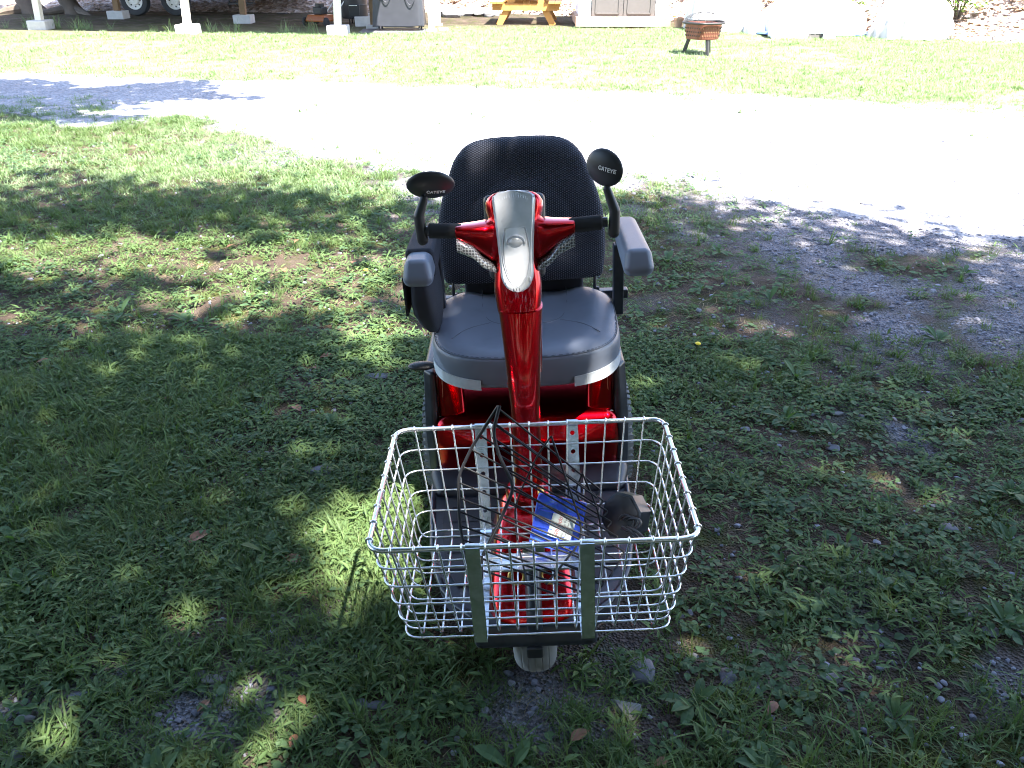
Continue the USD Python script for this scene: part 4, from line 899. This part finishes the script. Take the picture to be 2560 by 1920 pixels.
# mirrors
for s, root, knee, tip, cen, nrm, rad in ((-1, (-.203, 1.658, 1.003), (-.206, 1.662, 1.055), (-.192, 1.672, 1.090), (-.176, 1.680, 1.117), (.10, -.80, -.60), (.052, .041)),
                                          (1, (.214, 1.658, .998), (.216, 1.662, 1.045), (.200, 1.672, 1.090), (.196, 1.680, 1.134), (-.62, -.78, -.05), (.045, .040))):
    ar = sp('mirror_arm', ball_hull([root, knee], [.0125, .0115], 16) + ball_hull([knee, tip], [.0115, .0085], 16), 'black_plastic', 40)
    sp('mirror_stem', tube([tip, np.array(cen) * .6 + np.array(tip) * .4, cen], .0045, 8), 'black_plastic', True, ar)
    n = np.array(nrm, float); n /= np.linalg.norm(n)
    ux = np.cross(n, [0, 0, 1.0]); ux = ux / np.linalg.norm(ux) * -1.0
    ux = ux if ux[0] > 0 else -ux
    tilt = math.radians(-9 if s < 0 else -12); uy = np.cross(ux, n); uy = uy if uy[2] > 0 else -uy
    ux, uy = ux * math.cos(tilt) + uy * math.sin(tilt), uy * math.cos(tilt) - ux * math.sin(tilt)
    v, f = vf(trimesh.creation.icosphere(4, 1.0))
    dz = np.where(v[:, 2] > 0, .017, .006)
    shell = np.array(cen) + v[:, :1] * rad[0] * ux + v[:, 1:2] * rad[1] * uy + (v[:, 2] * dz)[:, None] * n
    if np.linalg.det(np.stack([ux, uy, n])) < 0: f = f[:, ::-1]
    sp('mirror_shell', (shell, f), 'black_plastic', True, ar)
    sp('mirror_glass', (np.array(cen) - n * .0045 + v[:, :1] * rad[0] * .92 * ux + v[:, 1:2] * rad[1] * .92 * uy + v[:, 2:] * .003 * n, f), 'mirror_silver', True, ar)
    tv, tf = vf(meshkit.text_mesh('CATEYE', .0082, .0005, True)); tv[:, 0] *= .92
    tv[:, 0] += (-.010 if s < 0 else -.006); tv[:, 1] += (-.008 if s < 0 else .000)
    x_, y_ = tv[:, 0], tv[:, 1]
    hgt = .017 * np.sqrt(np.clip(1 - (x_ / rad[0]) ** 2 - (y_ / rad[1]) ** 2, 0, 1)) + .0004 + tv[:, 2]
    pos = np.array(cen) + x_[:, None] * ux + y_[:, None] * uy + hgt[:, None] * n
    sp('lettering', (pos, tf), 'white_print', False, ar)

# seat
SC = np.array([.010, 2.085]); SA, SB, SN = .268, .228, 3.0
NS = 96; th = np.arange(NS) * 2 * np.pi / NS; unit = sell(1, 1, SN, NS)
def seat_top(x, y):
    r = sstep(.10, .20, np.abs(x)) * sstep(-.12, .12, y)
    return .618 + .024 * r - .010 * np.exp(-((x / .13) ** 2 + (y / .15) ** 2)) - .003 * sstep(.0, -.2, y)
rings = []
for tt in (.03, .2, .4, .55, .7, .8, .87, .92, .955, .98):
    e = unit * tt * [SA, SB]; rings.append(np.column_stack([e + SC, seat_top(e[:, 0], e[:, 1]) - .024 * max(0, (tt - .7) / .3) ** 2.6]))
for z, g in ((.588, .994), (.570, 1.004), (.545, 1.004), (.525, .995), (.512, .98), (.505, .95)):
    rings.append(np.column_stack([unit * g * [SA, SB] + SC, np.full(NS, z)]))
st = sp('seat', loft(rings[::-1]), 'grey_vinyl', 50)
seam = np.column_stack([unit * .972 * [SA, SB] + SC, seat_top(unit[:, 0] * SA, unit[:, 1] * SB) - .0185])
sp('seam', tube(seam, .0016, 6, True), 'seam', True, st)
for off_ in (.962, .981):
    pts = np.column_stack([unit * off_ * [SA, SB] + SC, seat_top(unit[:, 0] * SA, unit[:, 1] * SB) - (.0155 if off_ < .97 else .0265)])
    st_m = [tube(pts[[k, k + 1]] if False else np.array([pts[k], pts[k] * .45 + pts[(k + 1) % NS] * .55]), .0009, 4) for k in range(48, 96)]
    sp('stitch_row', st_m, 'seam', False, st)
def seat_line(pts, r=.0011):
    q = fillet([(x, y, 0) for x, y in pts], .05, 8); q[:, 2] = [float(seat_top(np.array(a - 0), np.array(b))) for a, b in q[:, :2]]
    q[:, :2] += SC; q[:, 2] -= .0004
    sp('seam', tube(q, r, 6), 'seam', True, st)
for s in (-1, 1): seat_line([(s * .13, .20), (s * .125, .05), (s * .10, -.02), (.0, -.045)]); seat_line([(s * .10, -.02), (s * .17, -.07), (s * .205, -.12)])
for s in (-1, 1):
    k = [i for i in range(NS) if (unit[i, 1] < -.3) and (.42 < s * unit[i, 0] < .985)]
    k = sorted(k, key=lambda i: s * unit[i, 0])
    a = np.array([unit[i] * 1.006 * [SA, SB] + SC for i in k]); b = np.array([unit[i] * 1.014 * [SA, SB] + SC for i in k])
    zt = .534 + .012 * np.linspace(0, 1, len(k)); zb = .504 + .010 * np.linspace(0, 1, len(k)) ** 2
    sp('corner_tape', loft([[(*a[i], zb[i]), (*b[i], zb[i]), (*b[i], zt[i]), (*a[i], zt[i])] for i in range(len(k))]), 'tape', 40, st)
sp('seat_base', rbox((.40, .34, .035), .012).translate([.01, 2.10, .492]), 'black_plastic', 40)
sp('seat_post', tube([(0, 2.13, .30), (0, 2.13, .49)], .035, 16), 'satin_black')
v, f = vf(trimesh.creation.icosphere(3, 1)); lv = sp('seat_lever', (v * [.040, .022, .011] + [-.292, 2.0, .517], f), 'black_plastic', True)
sp('lever_stem', tube([(-.27, 2.0, .517), (-.18, 2.02, .500)], .007, 8), 'satin_black', True, lv)
sp('frame_bar', [box((.01, 2.275, .598), (.64, .03, .028), bev=.004)], 'satin_black')
# backrest
bz = [.655, .66, .672, .70, .727, .78, .843, .90, .926, .975, 1.005, 1.025, 1.043, 1.055, 1.061, 1.063]
bwid = [.225, .238, .244, .248, .252, .253, .249, .234, .224, .205, .192, .180, .166, .154, .142, .118]
bth = [.010, .026, .038, .048, .053, .056, .058, .058, .057, .054, .050, .045, .037, .028, .017, .005]
rings = []
zs = np.concatenate([[.655, .66, .672, .70], np.linspace(.727, 1.005, 22), [1.025, 1.043, 1.055, 1.061, 1.063]])
for z in zs:
    w, t_ = np.interp(z, bz, bwid), np.interp(z, bz, bth); e = sell(w, t_, 2.35, 84)
    y = e[:, 1].copy(); x = e[:, 0]; front = y < 0
    bowl = .034 * np.clip(1 - (x / (w * .95)) ** 2, 0, 1) * sstep(.66, .76, z) * sstep(1.06, .97, z)
    rr2 = np.sqrt((x / .150) ** 2 + ((z - .835) / .118) ** 2)
    lum = .009 * sstep(1.0, .94, rr2) + .004 * np.exp(-((rr2 - 1.0) / .04) ** 2) * -1
    y = y + np.where(front, bowl - lum, 0)
    rings.append(np.column_stack([x + .010, y + 2.275 + .27 * (z - .66), np.full(84, z) - .012 * (x / w) ** 4 * sstep(.99, 1.06, z)]))
bk = sp('backrest', loft(rings), 'spacer_mesh', 60)
for sgn in (-1, 1):
    sp('edge_piping', tube([(sgn * (np.interp(z, bz, bwid) - .007) + .01, 2.278 + .27 * (z - .66), z - .012 * sstep(.99, 1.06, z)) for z in np.linspace(.665, 1.045, 20)], .006, 8), 'black_cloth', True, bk)
sp('lower_back', rbox((.37, .03, .115), .012).translate([.01, 2.31, .622]), 'black_cloth', 40)
for x in (-.205, .228): sp('recline_rod', [tube([(x, 2.262, .662), (x - .002, 2.25, .63), (x + .004, 2.262, .60)], .005, 8), tube([(x + .006, 2.256, .628), (x + .008, 2.262, .602)], .007, 8)], 'satin_black', True)
# armrests
for s, xc in ((-1, -.264), (1, .312)):
    a_ = sp('armrest_pad', ball_hull([(xc - .018, 1.94, .806), (xc + .018, 1.94, .806), (xc - .014, 1.955, .832), (xc + .014, 1.955, .832), (xc - .012, 2.215, .812), (xc + .012, 2.215, .812), (xc - .010, 2.215, .834), (xc + .010, 2.215, .834)], .022, 20), 'grey_vinyl', 50)
    sp('pad_base', ball_hull([(xc - .018, 1.96, .786), (xc + .018, 1.96, .786), (xc - .014, 2.20, .790), (xc + .014, 2.20, .790)], .009), 'black_plastic', 40, a_)
    sp('armrest_post', rbox((.030, .034, .215), .004).translate([xc - s * .026, 2.16, .690]), 'satin_black', 30)
# red body round the rear wheels
bd = sp('rear_body', ball_hull([(x, y, z) for x in (-.235, .235) for y, z in ((2.005, .175), (1.996, .26), (2.008, .308), (2.42, .165), (2.42, .35))] + [(-.15, 1.985, .27), (.15, 1.985, .27)], .042, 24), 'red_paint', 40)
for s in (-1, 1):
    sp('body_pillar', ball_hull([(s * .200, 2.020, .30), (s * .240, 2.012, .26), (s * .207, 2.045, .478), (s * .234, 2.035, .478), (s * .205, 2.38, .30), (s * .238, 2.38, .30), (s * .212, 2.36, .478), (s * .232, 2.36, .47)], .024, 18), 'red_paint', 40)
    ins = sp('side_panel', ball_hull([(s * .262, 2.008, .20), (s * .266, 2.05, .20), (s * .250, 2.03, .465), (s * .254, 2.06, .465), (s * .2665, 2.3, .21), (s * .2575, 2.3, .465)], .012, 14), 'darkened_red', 40)
    for q in (((s * .252, 1.990, .19), (s * .239, 2.010, .47)), ((s * .278, 2.02, .20), (s * .2625, 2.034, .47))): sp('pinstripe', tube(q, .0012, 5), 'pinstripe', True, ins)
    sp('wheel_fender', ball_hull([(s * .276, 1.985, .15), (s * .292, 2.0, .15), (s * .276, 1.99, .30), (s * .292, 2.005, .30), (s * .270, 2.03, .47), (s * .284, 2.05, .47), (s * .276, 2.36, .15), (s * .292, 2.36, .15), (s * .270, 2.34, .47), (s * .284, 2.34, .47)], .012, 14), 'satin_black', 40)
uy_ = np.array([.0, 0, 0]) ; up_ = np.array([-.045, .07, 1.0]); up_ /= np.linalg.norm(up_)
letters('Rhondo', .020, (.2635, 1.990, .245), up_, (-.93, -.36, 0), 'silver_dull', S, shear=.35)
letters('Rhondo', .020, (-.2500, 1.990, .245), up_ * [-1, 1, 1], (-.93, .36, 0), 'silver_dull', S, shear=.35)
sp('seat_well', [box((.01, 2.33, .42), (.42, .02, .17))], 'black_cloth', False)  # black panel standing in for the shade in the void under the seat
for k in range(2): sp('notice_sticker', [box((-.165 + .011 * i_, 1.9555, .272 + .011 * k), (.009, .001, .006)) for i_ in range(8 - 2 * k)], 'pinstripe', False)

# big wire basket in front of the tiller
BX0, BZ = .010, .62
def basket_xy(z):
    f_ = (BZ - z) / .215
    return .298 - .042 * f_, 1.088 - .004 * f_, 1.492 - .092 * f_
def ring_at(z, rad=.035):
    a_, y0, y1 = basket_xy(z); return fillet([(BX0 - a_, y0, z), (BX0 + a_, y0, z), (BX0 + a_, y1, z), (BX0 - a_, y1, z)], rad, 7, True)
bs = sp('front_basket', tube(ring_at(BZ), .0052, 10, True), 'chrome_wire', True)
wr = .0021
for k in range(1, 6): sp('wire', tube(ring_at(BZ - .043 * k, .035), wr, 7, True), 'chrome_wire', True, bs)
zb = BZ - .215
for k in range(13):
    u = -1 + 2 * (k + .5) / 13; at = basket_xy(BZ); ab = basket_xy(zb)
    p = fillet([(BX0 + u * at[0] * .93, at[1], BZ + .005), (BX0 + u * ab[0] * .93, ab[1] + .004, zb - .003), (BX0 + u * ab[0] * .93, ab[2] - .004, zb - .003), (BX0 + u * at[0] * .93, at[2], BZ + .005)], .022, 5)
    sp('wire', tube(p, wr, 7), 'chrome_wire', True, bs)
    for y in (at[1], at[2]): sp('wire_loop', tube([(BX0 + u * at[0] * .93, y + .0062 * math.cos(a), BZ + .0062 * math.sin(a)) for a in np.linspace(0, 2 * math.pi, 13)[:-1]], wr, 6, True), 'chrome_wire', True, bs)
for k in range(8):
    u = (k + .6) / 8.2; at = basket_xy(BZ); ab = basket_xy(zb)
    yt, yb = at[1] + u * (at[2] - at[1]), ab[1] + u * (ab[2] - ab[1])
    p = fillet([(BX0 - at[0], yt, BZ + .005), (BX0 - ab[0] + .004, yb, zb + .001), (BX0 + ab[0] - .004, yb, zb + .001), (BX0 + at[0], yt, BZ + .005)], .022, 5)
    sp('wire', tube(p, wr, 7), 'chrome_wire', True, bs)
    for s in (-1, 1): sp('wire_loop', tube([(BX0 + s * at[0] + .0062 * math.cos(a), yt, BZ + .0062 * math.sin(a)) for a in np.linspace(0, 2 * math.pi, 13)[:-1]], wr, 6, True), 'chrome_wire', True, bs)
# two galvanised straps wrap the basket outside the wires; round holes down the back
for x in (-.098, .106):
    at = basket_xy(BZ); ab = basket_xy(zb); wd = .0128
    L_ = math.hypot(at[2] - ab[2], .215)
    rect = Polygon([(-wd, -L_ - .006), (wd, -L_ - .006), (wd, 0), (-wd, 0)])
    for k in range(5): rect = rect.difference(Point(0, -.028 - .042 * k).buffer(.0052, 8))
    d = np.array([0, ab[2] - at[2], -.215]) / L_; n_ = np.cross([1, 0, 0], -d)
    T_ = np.array([[1, 0, 0], -d, n_]);
    back = extr(rect, .002, (T_, np.array([x + BX0 * 0, at[2] + .0035, BZ + .004])))
    bot = box((x, (ab[1] + ab[2]) / 2, zb - .0075), (2 * wd, ab[2] - ab[1] + .012, .002)); fr = bar((x, at[1] - .0075, BZ + .004), (x, ab[1] - .0075, zb - .009), 2 * wd, .002, (0, -1, .02))
    hook = [tube([(x - wd, y, BZ), (x + wd, y, BZ)], .0075, 12) for y in (at[1], at[2])]
    sp('strap', [back, bot, fr] + hook, 'zinc', 30, bs)

# ------------------------------------------------------------------ things lying in the basket or hanging from the scooter
def at_local(p): return pose(np.asarray(p, float) - SO)
def frame(c, ex, ey, ez):
    return np.array([ex, ey, ez], float), np.array(c, float)
# black wire rack lying slantwise in the basket
p0 = np.array([0, 1.33, .408])
t = thing('wire_rack', 'black coated wire rack lying slantwise across the big basket', 'wire rack', matrix=at_local(p0))
def rkp(name, pts, r, fl=.012): part(t, name, tube(fillet(pts, fl, 5), r, 7), 'black_wire', True, off=p0)
RA = [(-.053, 1.450, .696), (-.086, 1.430, .654), (-.113, 1.410, .622), (-.146, 1.380, .566), (-.146, 1.320, .489), (-.129, 1.250, .422)]
RB = [(-.053, 1.450, .696), (-.070, 1.420, .648), (-.059, 1.390, .609), (-.029, 1.350, .555), (-.059, 1.310, .505), (-.099, 1.250, .458)]
rkp('end_frame', RA, .0036, .02); rkp('end_frame', [(x + .003, y - .003, z + .003) for x, y, z in RB], .0040, .02)
rkp('foot_wire', [RA[-1], (-.118, 1.22, .414), (-.100, 1.215, .420), RB[-1]], .0032)
B0 = [(-.052, 1.448, .690), (-.065, 1.432, .667), (-.069, 1.415, .640), (-.061, 1.393, .613), (-.045, 1.372, .585), (-.030, 1.351, .557), (-.040, 1.332, .533), (-.057, 1.311, .506), (-.075, 1.284, .484), (-.093, 1.258, .464)]
B1 = [(.161, 1.400, .500), (.166, 1.385, .482), (.174, 1.370, .464), (.181, 1.355, .446), (.192, 1.330, .425), (.203, 1.300, .409), (.190, 1.270, .410), (.172, 1.240, .411), (.152, 1.210, .412), (.133, 1.185, .412)]
A0 = [(-.074, 1.437, .669), (-.096, 1.424, .641), (-.116, 1.408, .617), (-.135, 1.390, .585), (-.146, 1.373, .557), (-.146, 1.353, .531), (-.146, 1.335, .508), (-.145, 1.317, .485), (-.142, 1.297, .464), (-.136, 1.275, .445), (-.131, 1.255, .428)]
A1 = [(.150, 1.360, .510), (.148, 1.345, .497), (.147, 1.330, .480), (.143, 1.310, .467), (.138, 1.290, .455), (.133, 1.270, .441), (.129, 1.245, .432), (.123, 1.220, .426), (.116, 1.200, .420), (.106, 1.170, .422), (.098, 1.150, .417)]
for a, b in zip(B0, B1):
    a, b = np.array(a), np.array(b); rkp('wire', [a, b, b + [-.010, -.012, -.004]], .0022, .006)
for a, b in zip(A0, A1):
    a, b = np.array(a), np.array(b); rkp('wire', [a, b, b + [-.002, .012, -.008]], .0022, .006)
rkp('cross_wire', [(.057, 1.425, .630), (.070, 1.400, .595), (.086, 1.370, .549), (.109, 1.330, .480), (.112, 1.310, .459), (.096, 1.270, .449), (.031, 1.190, .429)], .0024)
rkp('cross_wire', [(.057, 1.425, .630), (.025, 1.400, .597), (-.013, 1.360, .537), (-.028, 1.340, .504), (-.025, 1.300, .449), (-.006, 1.190, .431)], .0020)
rkp('cross_wire', [(.122, 1.410, .540), (.137, 1.390, .507), (.150, 1.360, .479), (.157, 1.330, .440), (.157, 1.280, .419), (.135, 1.200, .417)], .0022)
rkp('cross_wire', [(.122, 1.410, .540), (.105, 1.395, .505), (.12, 1.372, .47), (.126, 1.34, .44), (.13, 1.28, .43)], .0020)
# blue plastic box with a paper label, tilted towards the viewer
bc0 = np.array([.064, 1.362, .444])
t = thing('blue_box', 'flat blue plastic box with a white paper label, lying under the black rack', 'plastic box', matrix=at_local(bc0))
ex = np.array([.106, -.02, -.018]); ex /= np.linalg.norm(ex); ey = np.array([-.020, .062, .092]); ey -= ex * (ex @ ey); ey /= np.linalg.norm(ey); ez = np.cross(ex, ey)
BF = np.array([ex, ey, ez])
def bxp(name, mesh, mt, smooth=30): v, f = vf(mesh); return part(t, name, (v @ BF, f), mt, smooth)
bxp('tray', rbox((.108, .114, .034), .006).translate([0, 0, -.019]), 'clear_edge', 40)
bxp('lid', rbox((.108, .114, .010), .004).translate([0, 0, .002]), 'blue_plastic', 40)
bxp('lid_rim', tube(fillet([(-.052, -.055, .007), (.052, -.055, .007), (.052, .055, .007), (-.052, .055, .007)], .008, 4, True), .0022, 6, True), 'blue_plastic', True)
for k, (x, y, w, h, r) in enumerate(((-.026, .034, .030, .018, 20), (-.031, .010, .028, .022, -8), (-.026, -.036, .036, .018, 10), (.018, .038, .030, .013, -14))):
    bxp('lid_facet', box((x, y, .0075), (w, h, .0012), r), 'blue_pale')
for q in (((-.048, .024), (.0, .05)), ((-.048, .022), (.03, .021)), ((-.048, -.016), (-.01, -.015)), ((-.043, -.05), (.02, -.026)), ((.02, .05), (.048, .016))): bxp('lid_rib', tube([(*q[0], .0085), (*q[1], .0085)], .0018, 6), 'blue_plastic', True)
bxp('label', box((.010, -.004, .0098), (.052, .056, .0005), -6), 'paper', False)
def boxtext(s_, h_, x, y, mt, shear=0.0):
    v, f = vf(meshkit.text_mesh(s_, h_, .0004)); v[:, 0] += shear * v[:, 1]; a = math.radians(84)
    v = np.column_stack([v[:, 0] * math.cos(a) - v[:, 1] * math.sin(a) + x, v[:, 0] * math.sin(a) + v[:, 1] * math.cos(a) + y, v[:, 2] + .0101]); bxp('lettering', (v, f), mt, False)
boxtext('Rhondo\u00ae', .0085, .004, -.027, 'ink_red', .3); boxtext('Rock Jac Pac', .0050, .0145, -.027, 'ink_black'); boxtext('Travel Organizer Box', .0030, .0215, -.026, 'ink_black'); boxtext('One size', .0028, .0270, -.020, 'ink_black')
# black octagonal power brick with its cord
oc = np.array([.212, 1.385, .437])
t = thing('power_adapter', 'black octagonal plastic box with a coiled cord in the right corner of the basket', 'charger', matrix=at_local(oc))
ex = np.array([-.62, -.62, .48]); ex /= np.linalg.norm(ex); ey = np.array([.20, .45, .87]); ey -= ex * (ex @ ey); ey /= np.linalg.norm(ey); ez = np.cross(ex, ey); OF = np.array([ez, ey, ex])
oct_ = Polygon([(.047 * math.cos(a), .047 * math.sin(a) * 1.08) for a in np.arange(8) * math.pi / 4 + math.pi / 8]).buffer(.004)
part(t, 'case', extr(oct_, .042, (OF, -ex * .028)), 'satin_black', 30)
part(t, 'face_plate', extr(oct_.buffer(-.006), .002, (OF, ex * .0142)), 'brown_black', 30)
g = random.Random(8)
for k in range(3):
    pts = [ex * (.022 + .004 * k) + ez * (-.02 + .018 * math.cos(a * (1 + .1 * k)) - .012 * k) + ey * (-.008 + .016 * math.sin(a)) for a in np.linspace(.3 * k, .3 * k + 5.2, 14)]
    part(t, 'cord', tube(pts + [pts[-1] - ez * .03 + ex * .01, pts[-1] - ez * .06 - ey * .02], .0030, 7), 'black_plastic', True)
# bag hanging from the left armrest
bc1 = np.array([-.264, 2.08, .70])
t = thing('armrest_bag', 'black cloth bag hanging from the left armrest of the scooter', 'bag', matrix=at_local(bc1))
rings = []
for z, xa, xb, ya, yb in ((.785, -.298, -.236, 1.965, 2.24), (.77, -.300, -.232, 1.955, 2.25), (.72, -.304, -.226, 1.955, 2.25), (.68, -.300, -.224, 1.965, 2.25), (.65, -.288, -.226, 1.98, 2.24), (.62, -.268, -.230, 2.0, 2.22), (.604, -.250, -.236, 2.03, 2.18)):
    e = sell((xb - xa) / 2, (yb - ya) / 2, 3.5, 44); rings.append(np.column_stack([e[:, 0] + (xa + xb) / 2, e[:, 1] + (ya + yb) / 2, np.full(44, z)]))
part(t, 'pouch', noisy(loft(rings[::-1]), .004, 14, 6), 'black_cloth', 50, off=bc1)
part(t, 'flap', noisy(bar((-.309, 1.97, .74), (-.309, 2.2, .74), .006, .11), .003, 12), 'black_cloth', False, off=bc1)
sq = ball_hull([(-.289, 2.02, .79), (-.239, 2.02, .79), (-.289, 2.02, .847), (-.239, 2.02, .847), (-.288, 2.22, .79), (-.240, 2.22, .79), (-.286, 2.22, .845), (-.242, 2.22, .845)], .014, 16)
part(t, 'strap', sq, 'black_cloth', 40, off=bc1)
# ------------------------------------------------------------------ countable small things on the ground
ORD = ['leftmost', 'second from the left', 'third from the left', 'fourth from the left', 'fifth from the left', 'sixth from the left', 'seventh from the left', 'eighth from the left', 'ninth from the left', 'tenth from the left', 'eleventh from the left', 'twelfth from the left', 'thirteenth from the left', 'fourteenth from the left', 'fifteenth from the left', 'sixteenth from the left', 'seventeenth from the left', 'eighteenth from the left', 'nineteenth from the left', 'twentieth from the left', 'twenty-first from the left', 'twenty-second from the left', 'twenty-third from the left', 'rightmost']
def ranked(pts):
    u = [x / (.875 * y + .75) for x, y in pts]; o_ = np.argsort(np.argsort(u))
    return [ORD[-1] if k == len(pts) - 1 and k else ORD[min(k, 22)] for k in o_]
def rock(p, s, seed, mt, label, group=None, cat='stone', name='stone', sq=(1, 1, .6)):
    v, f = pebble(seed, 2); v = v * np.array(sq) * s
    q = part('/World', name, (v + [p[0], p[1], s * .10], f), mt, 25); tag(stage.GetPrimAtPath(q), label, cat, group)
rock((.315, 1.335), .135, 301, 'slate', 'dark jagged slate stone lying right of the front wheel', sq=(.8, 1.05, .75))
rock((.265, 1.235), .085, 302, 'grey_rock', 'mossy half buried stone just in front of the dark jagged one', sq=(1, .8, .6))
rock((-.645, 2.165), .11, 303, 'slate', 'flat dark slate in the grass left of the basket', sq=(1.15, .75, .45))
rock((-.55, 2.85), .09, 304, 'slate', 'small dark slate in the grass left of the seat lever', sq=(1.2, .8, .4))
SR = np.random.default_rng(77)
regions = [('grey slate stone in the lower right weeds', 'stones lower right', 16, (.45, 1.45), (.95, 1.9)),
           ('small grey stone at the bottom left', 'stones lower left', 12, (-1.15, -.25), (.90, 1.35)),
           ('grey stone right of the scooter', 'stones right', 12, (.75, 2.1), (1.9, 3.3))]
for label, grp, n, (xa, xb), (ya, yb) in regions:
    pts = [(SR.uniform(xa, xb), SR.uniform(ya, yb)) for k in range(n)]; rk_ = ranked(pts)
    for k in range(n):
        s = SR.uniform(.028, .060); rock(pts[k], s, 400 + k + 40 * len(grp), ['slate', 'slate', 'grey_rock'][k % 3], label + ', ' + rk_[k], grp, sq=(1.1, .85, .6))
# brown fallen leaves in the foreground
def brown(p, rz, L, label, group=None, mt='brown_leaf'):
    v, f = leaf((0, 0, .018), 0, .12, L, L * .5, .5, .35, 5); v2 = v.copy(); v2[:, 2] -= .0006
    q = part('/World', 'brown_leaf', (np.column_stack([v[:, 0] * math.cos(rz) - v[:, 1] * math.sin(rz) + p[0], v[:, 0] * math.sin(rz) + v[:, 1] * math.cos(rz) + p[1], v[:, 2]]), f), mt, False)
    tag(stage.GetPrimAtPath(q), label, 'dead leaf', group)
brown((.13, 1.14), .6, .055, 'reddish dead leaf on the ground in front of the wheel'); brown((-.60, 1.72), 2.8, .07, 'orange-brown dead leaf on the grass left of the basket'); brown((-.95, 1.80), .9, .085, 'dull brown dead leaf farther left of the basket')
brown((-.82, 3.0), .2, .08, 'brown dead leaf in the left lawn beside the sun patch'); brown((-1.03, .95), .3, .09, 'brown leaf at the very bottom left corner')
pts = [(SR.uniform(-3.2, -.8), SR.uniform(2.2, 5.0)) for k in range(12)]; rk_ = ranked(pts)
for k in range(12): brown(pts[k], SR.uniform(0, 6), SR.uniform(.04, .07), 'small brown dead leaf lying in the left lawn, ' + rk_[k], 'dead leaves in the left lawn')
pts = [(SR.uniform(-1.0, 1.2), SR.uniform(.95, 1.3)) for k in range(8)]; rk_ = ranked(pts)
for k in range(8): brown(pts[k], SR.uniform(0, 6), SR.uniform(.03, .05), 'small brown leaf in the bottom weeds, ' + rk_[k], 'dead leaves along the bottom')
# broad-leaved rosettes
def rosette(seed, n, L):
    g = random.Random(seed); ms = []
    for k in range(n):
        a = k * 2.4 + g.uniform(-.3, .3); l = L * g.uniform(.6, 1.15); v, f = leaf((.004 * math.cos(a), .004 * math.sin(a), .01), a, g.uniform(.25, 1.1), l, l * .34, g.uniform(.5, 1.2), .25, 6, 1.25)
        ms.append((v, f))
    return ms
protos = []
for k in range(5):
    q = numbered('/World', 'rosette_weed'); UsdGeom.Xform.Define(stage, q); protos.append(q)
    for v, f in rosette(60 + k, (7, 9, 6, 8, 10)[k], (.07, .06, .08, .05, .07)[k]): part(q, 'leaf', (v, f), 'broad_green', False)
spots = [(-.50, .97, 0), (-.98, 1.05, 1)]
WR = np.random.default_rng(31)
groups = [('leafy rosette weed in the left lawn', 'rosette weeds left', 24, (-2.9, -.6), (1.5, 4.6)), ('leafy rosette weed right of the scooter', 'rosette weeds right', 22, (.75, 2.6), (1.3, 4.4)), ('leafy rosette weed along the bottom of the picture', 'rosette weeds front', 10, (-1.0, 1.1), (.92, 1.25))]
first = [True] * 5; j_ = 0
for label, grp, n, (xa, xb), (ya, yb) in groups:
    pts = []
    for k in range(n):
        x, y = WR.uniform(xa, xb), WR.uniform(ya, yb); pts.append((max(min(x, .65 * (.875 * y + .75) - .05), -.65 * (.875 * y + .75) + .05), y))
    rk_ = ranked(pts); base = label
    for k in range(n):
        x, y = pts[k]; label = base + ', ' + rk_[k]
        i = j_ % 5; j_ += 1
        if first[i]:
            first[i] = False; X = UsdGeom.Xform(stage.GetPrimAtPath(protos[i])); X.AddTranslateOp().Set(Gf.Vec3d(x, y, 0)); tag(X.GetPrim(), label, 'weed', grp)
        else: copy(protos[i], 'rosette_weed', label, 'weed', (x, y, 0), WR.uniform(0, 360), grp, WR.uniform(.7, 1.25))
# flowers
def flower(p, kind, label, group=None):
    t = thing('%s_flower' % kind, label, 'flower', (p[0], p[1], 0), group=group)
    part(t, 'stem', tube([(0, 0, 0), (.004, .002, .05)], .001, 5), 'broad_green', False)
    v, f = vf(trimesh.creation.icosphere(2, .0055 if kind == 'clover' else .012)); part(t, 'head', noisy((v * [1, 1, .8 if kind == 'clover' else .45] + [.004, .002, .053], f), .002, 160), 'white_petal' if kind == 'clover' else 'yellow_petal', False)
pts = [(WR.uniform(-2.6, -.7), WR.uniform(3.3, 4.6)) for k in range(9)]; rk_ = ranked(pts)
for k in range(9): flower(pts[k], 'clover', 'small white clover flower in the left lawn, ' + rk_[k], 'clover flowers')
flower((.80, 3.06), 'dandelion', 'yellow dandelion flower right of the seat'); flower((-.78, 3.95), 'dandelion', 'yellow dandelion flower in the left lawn near the mirror')
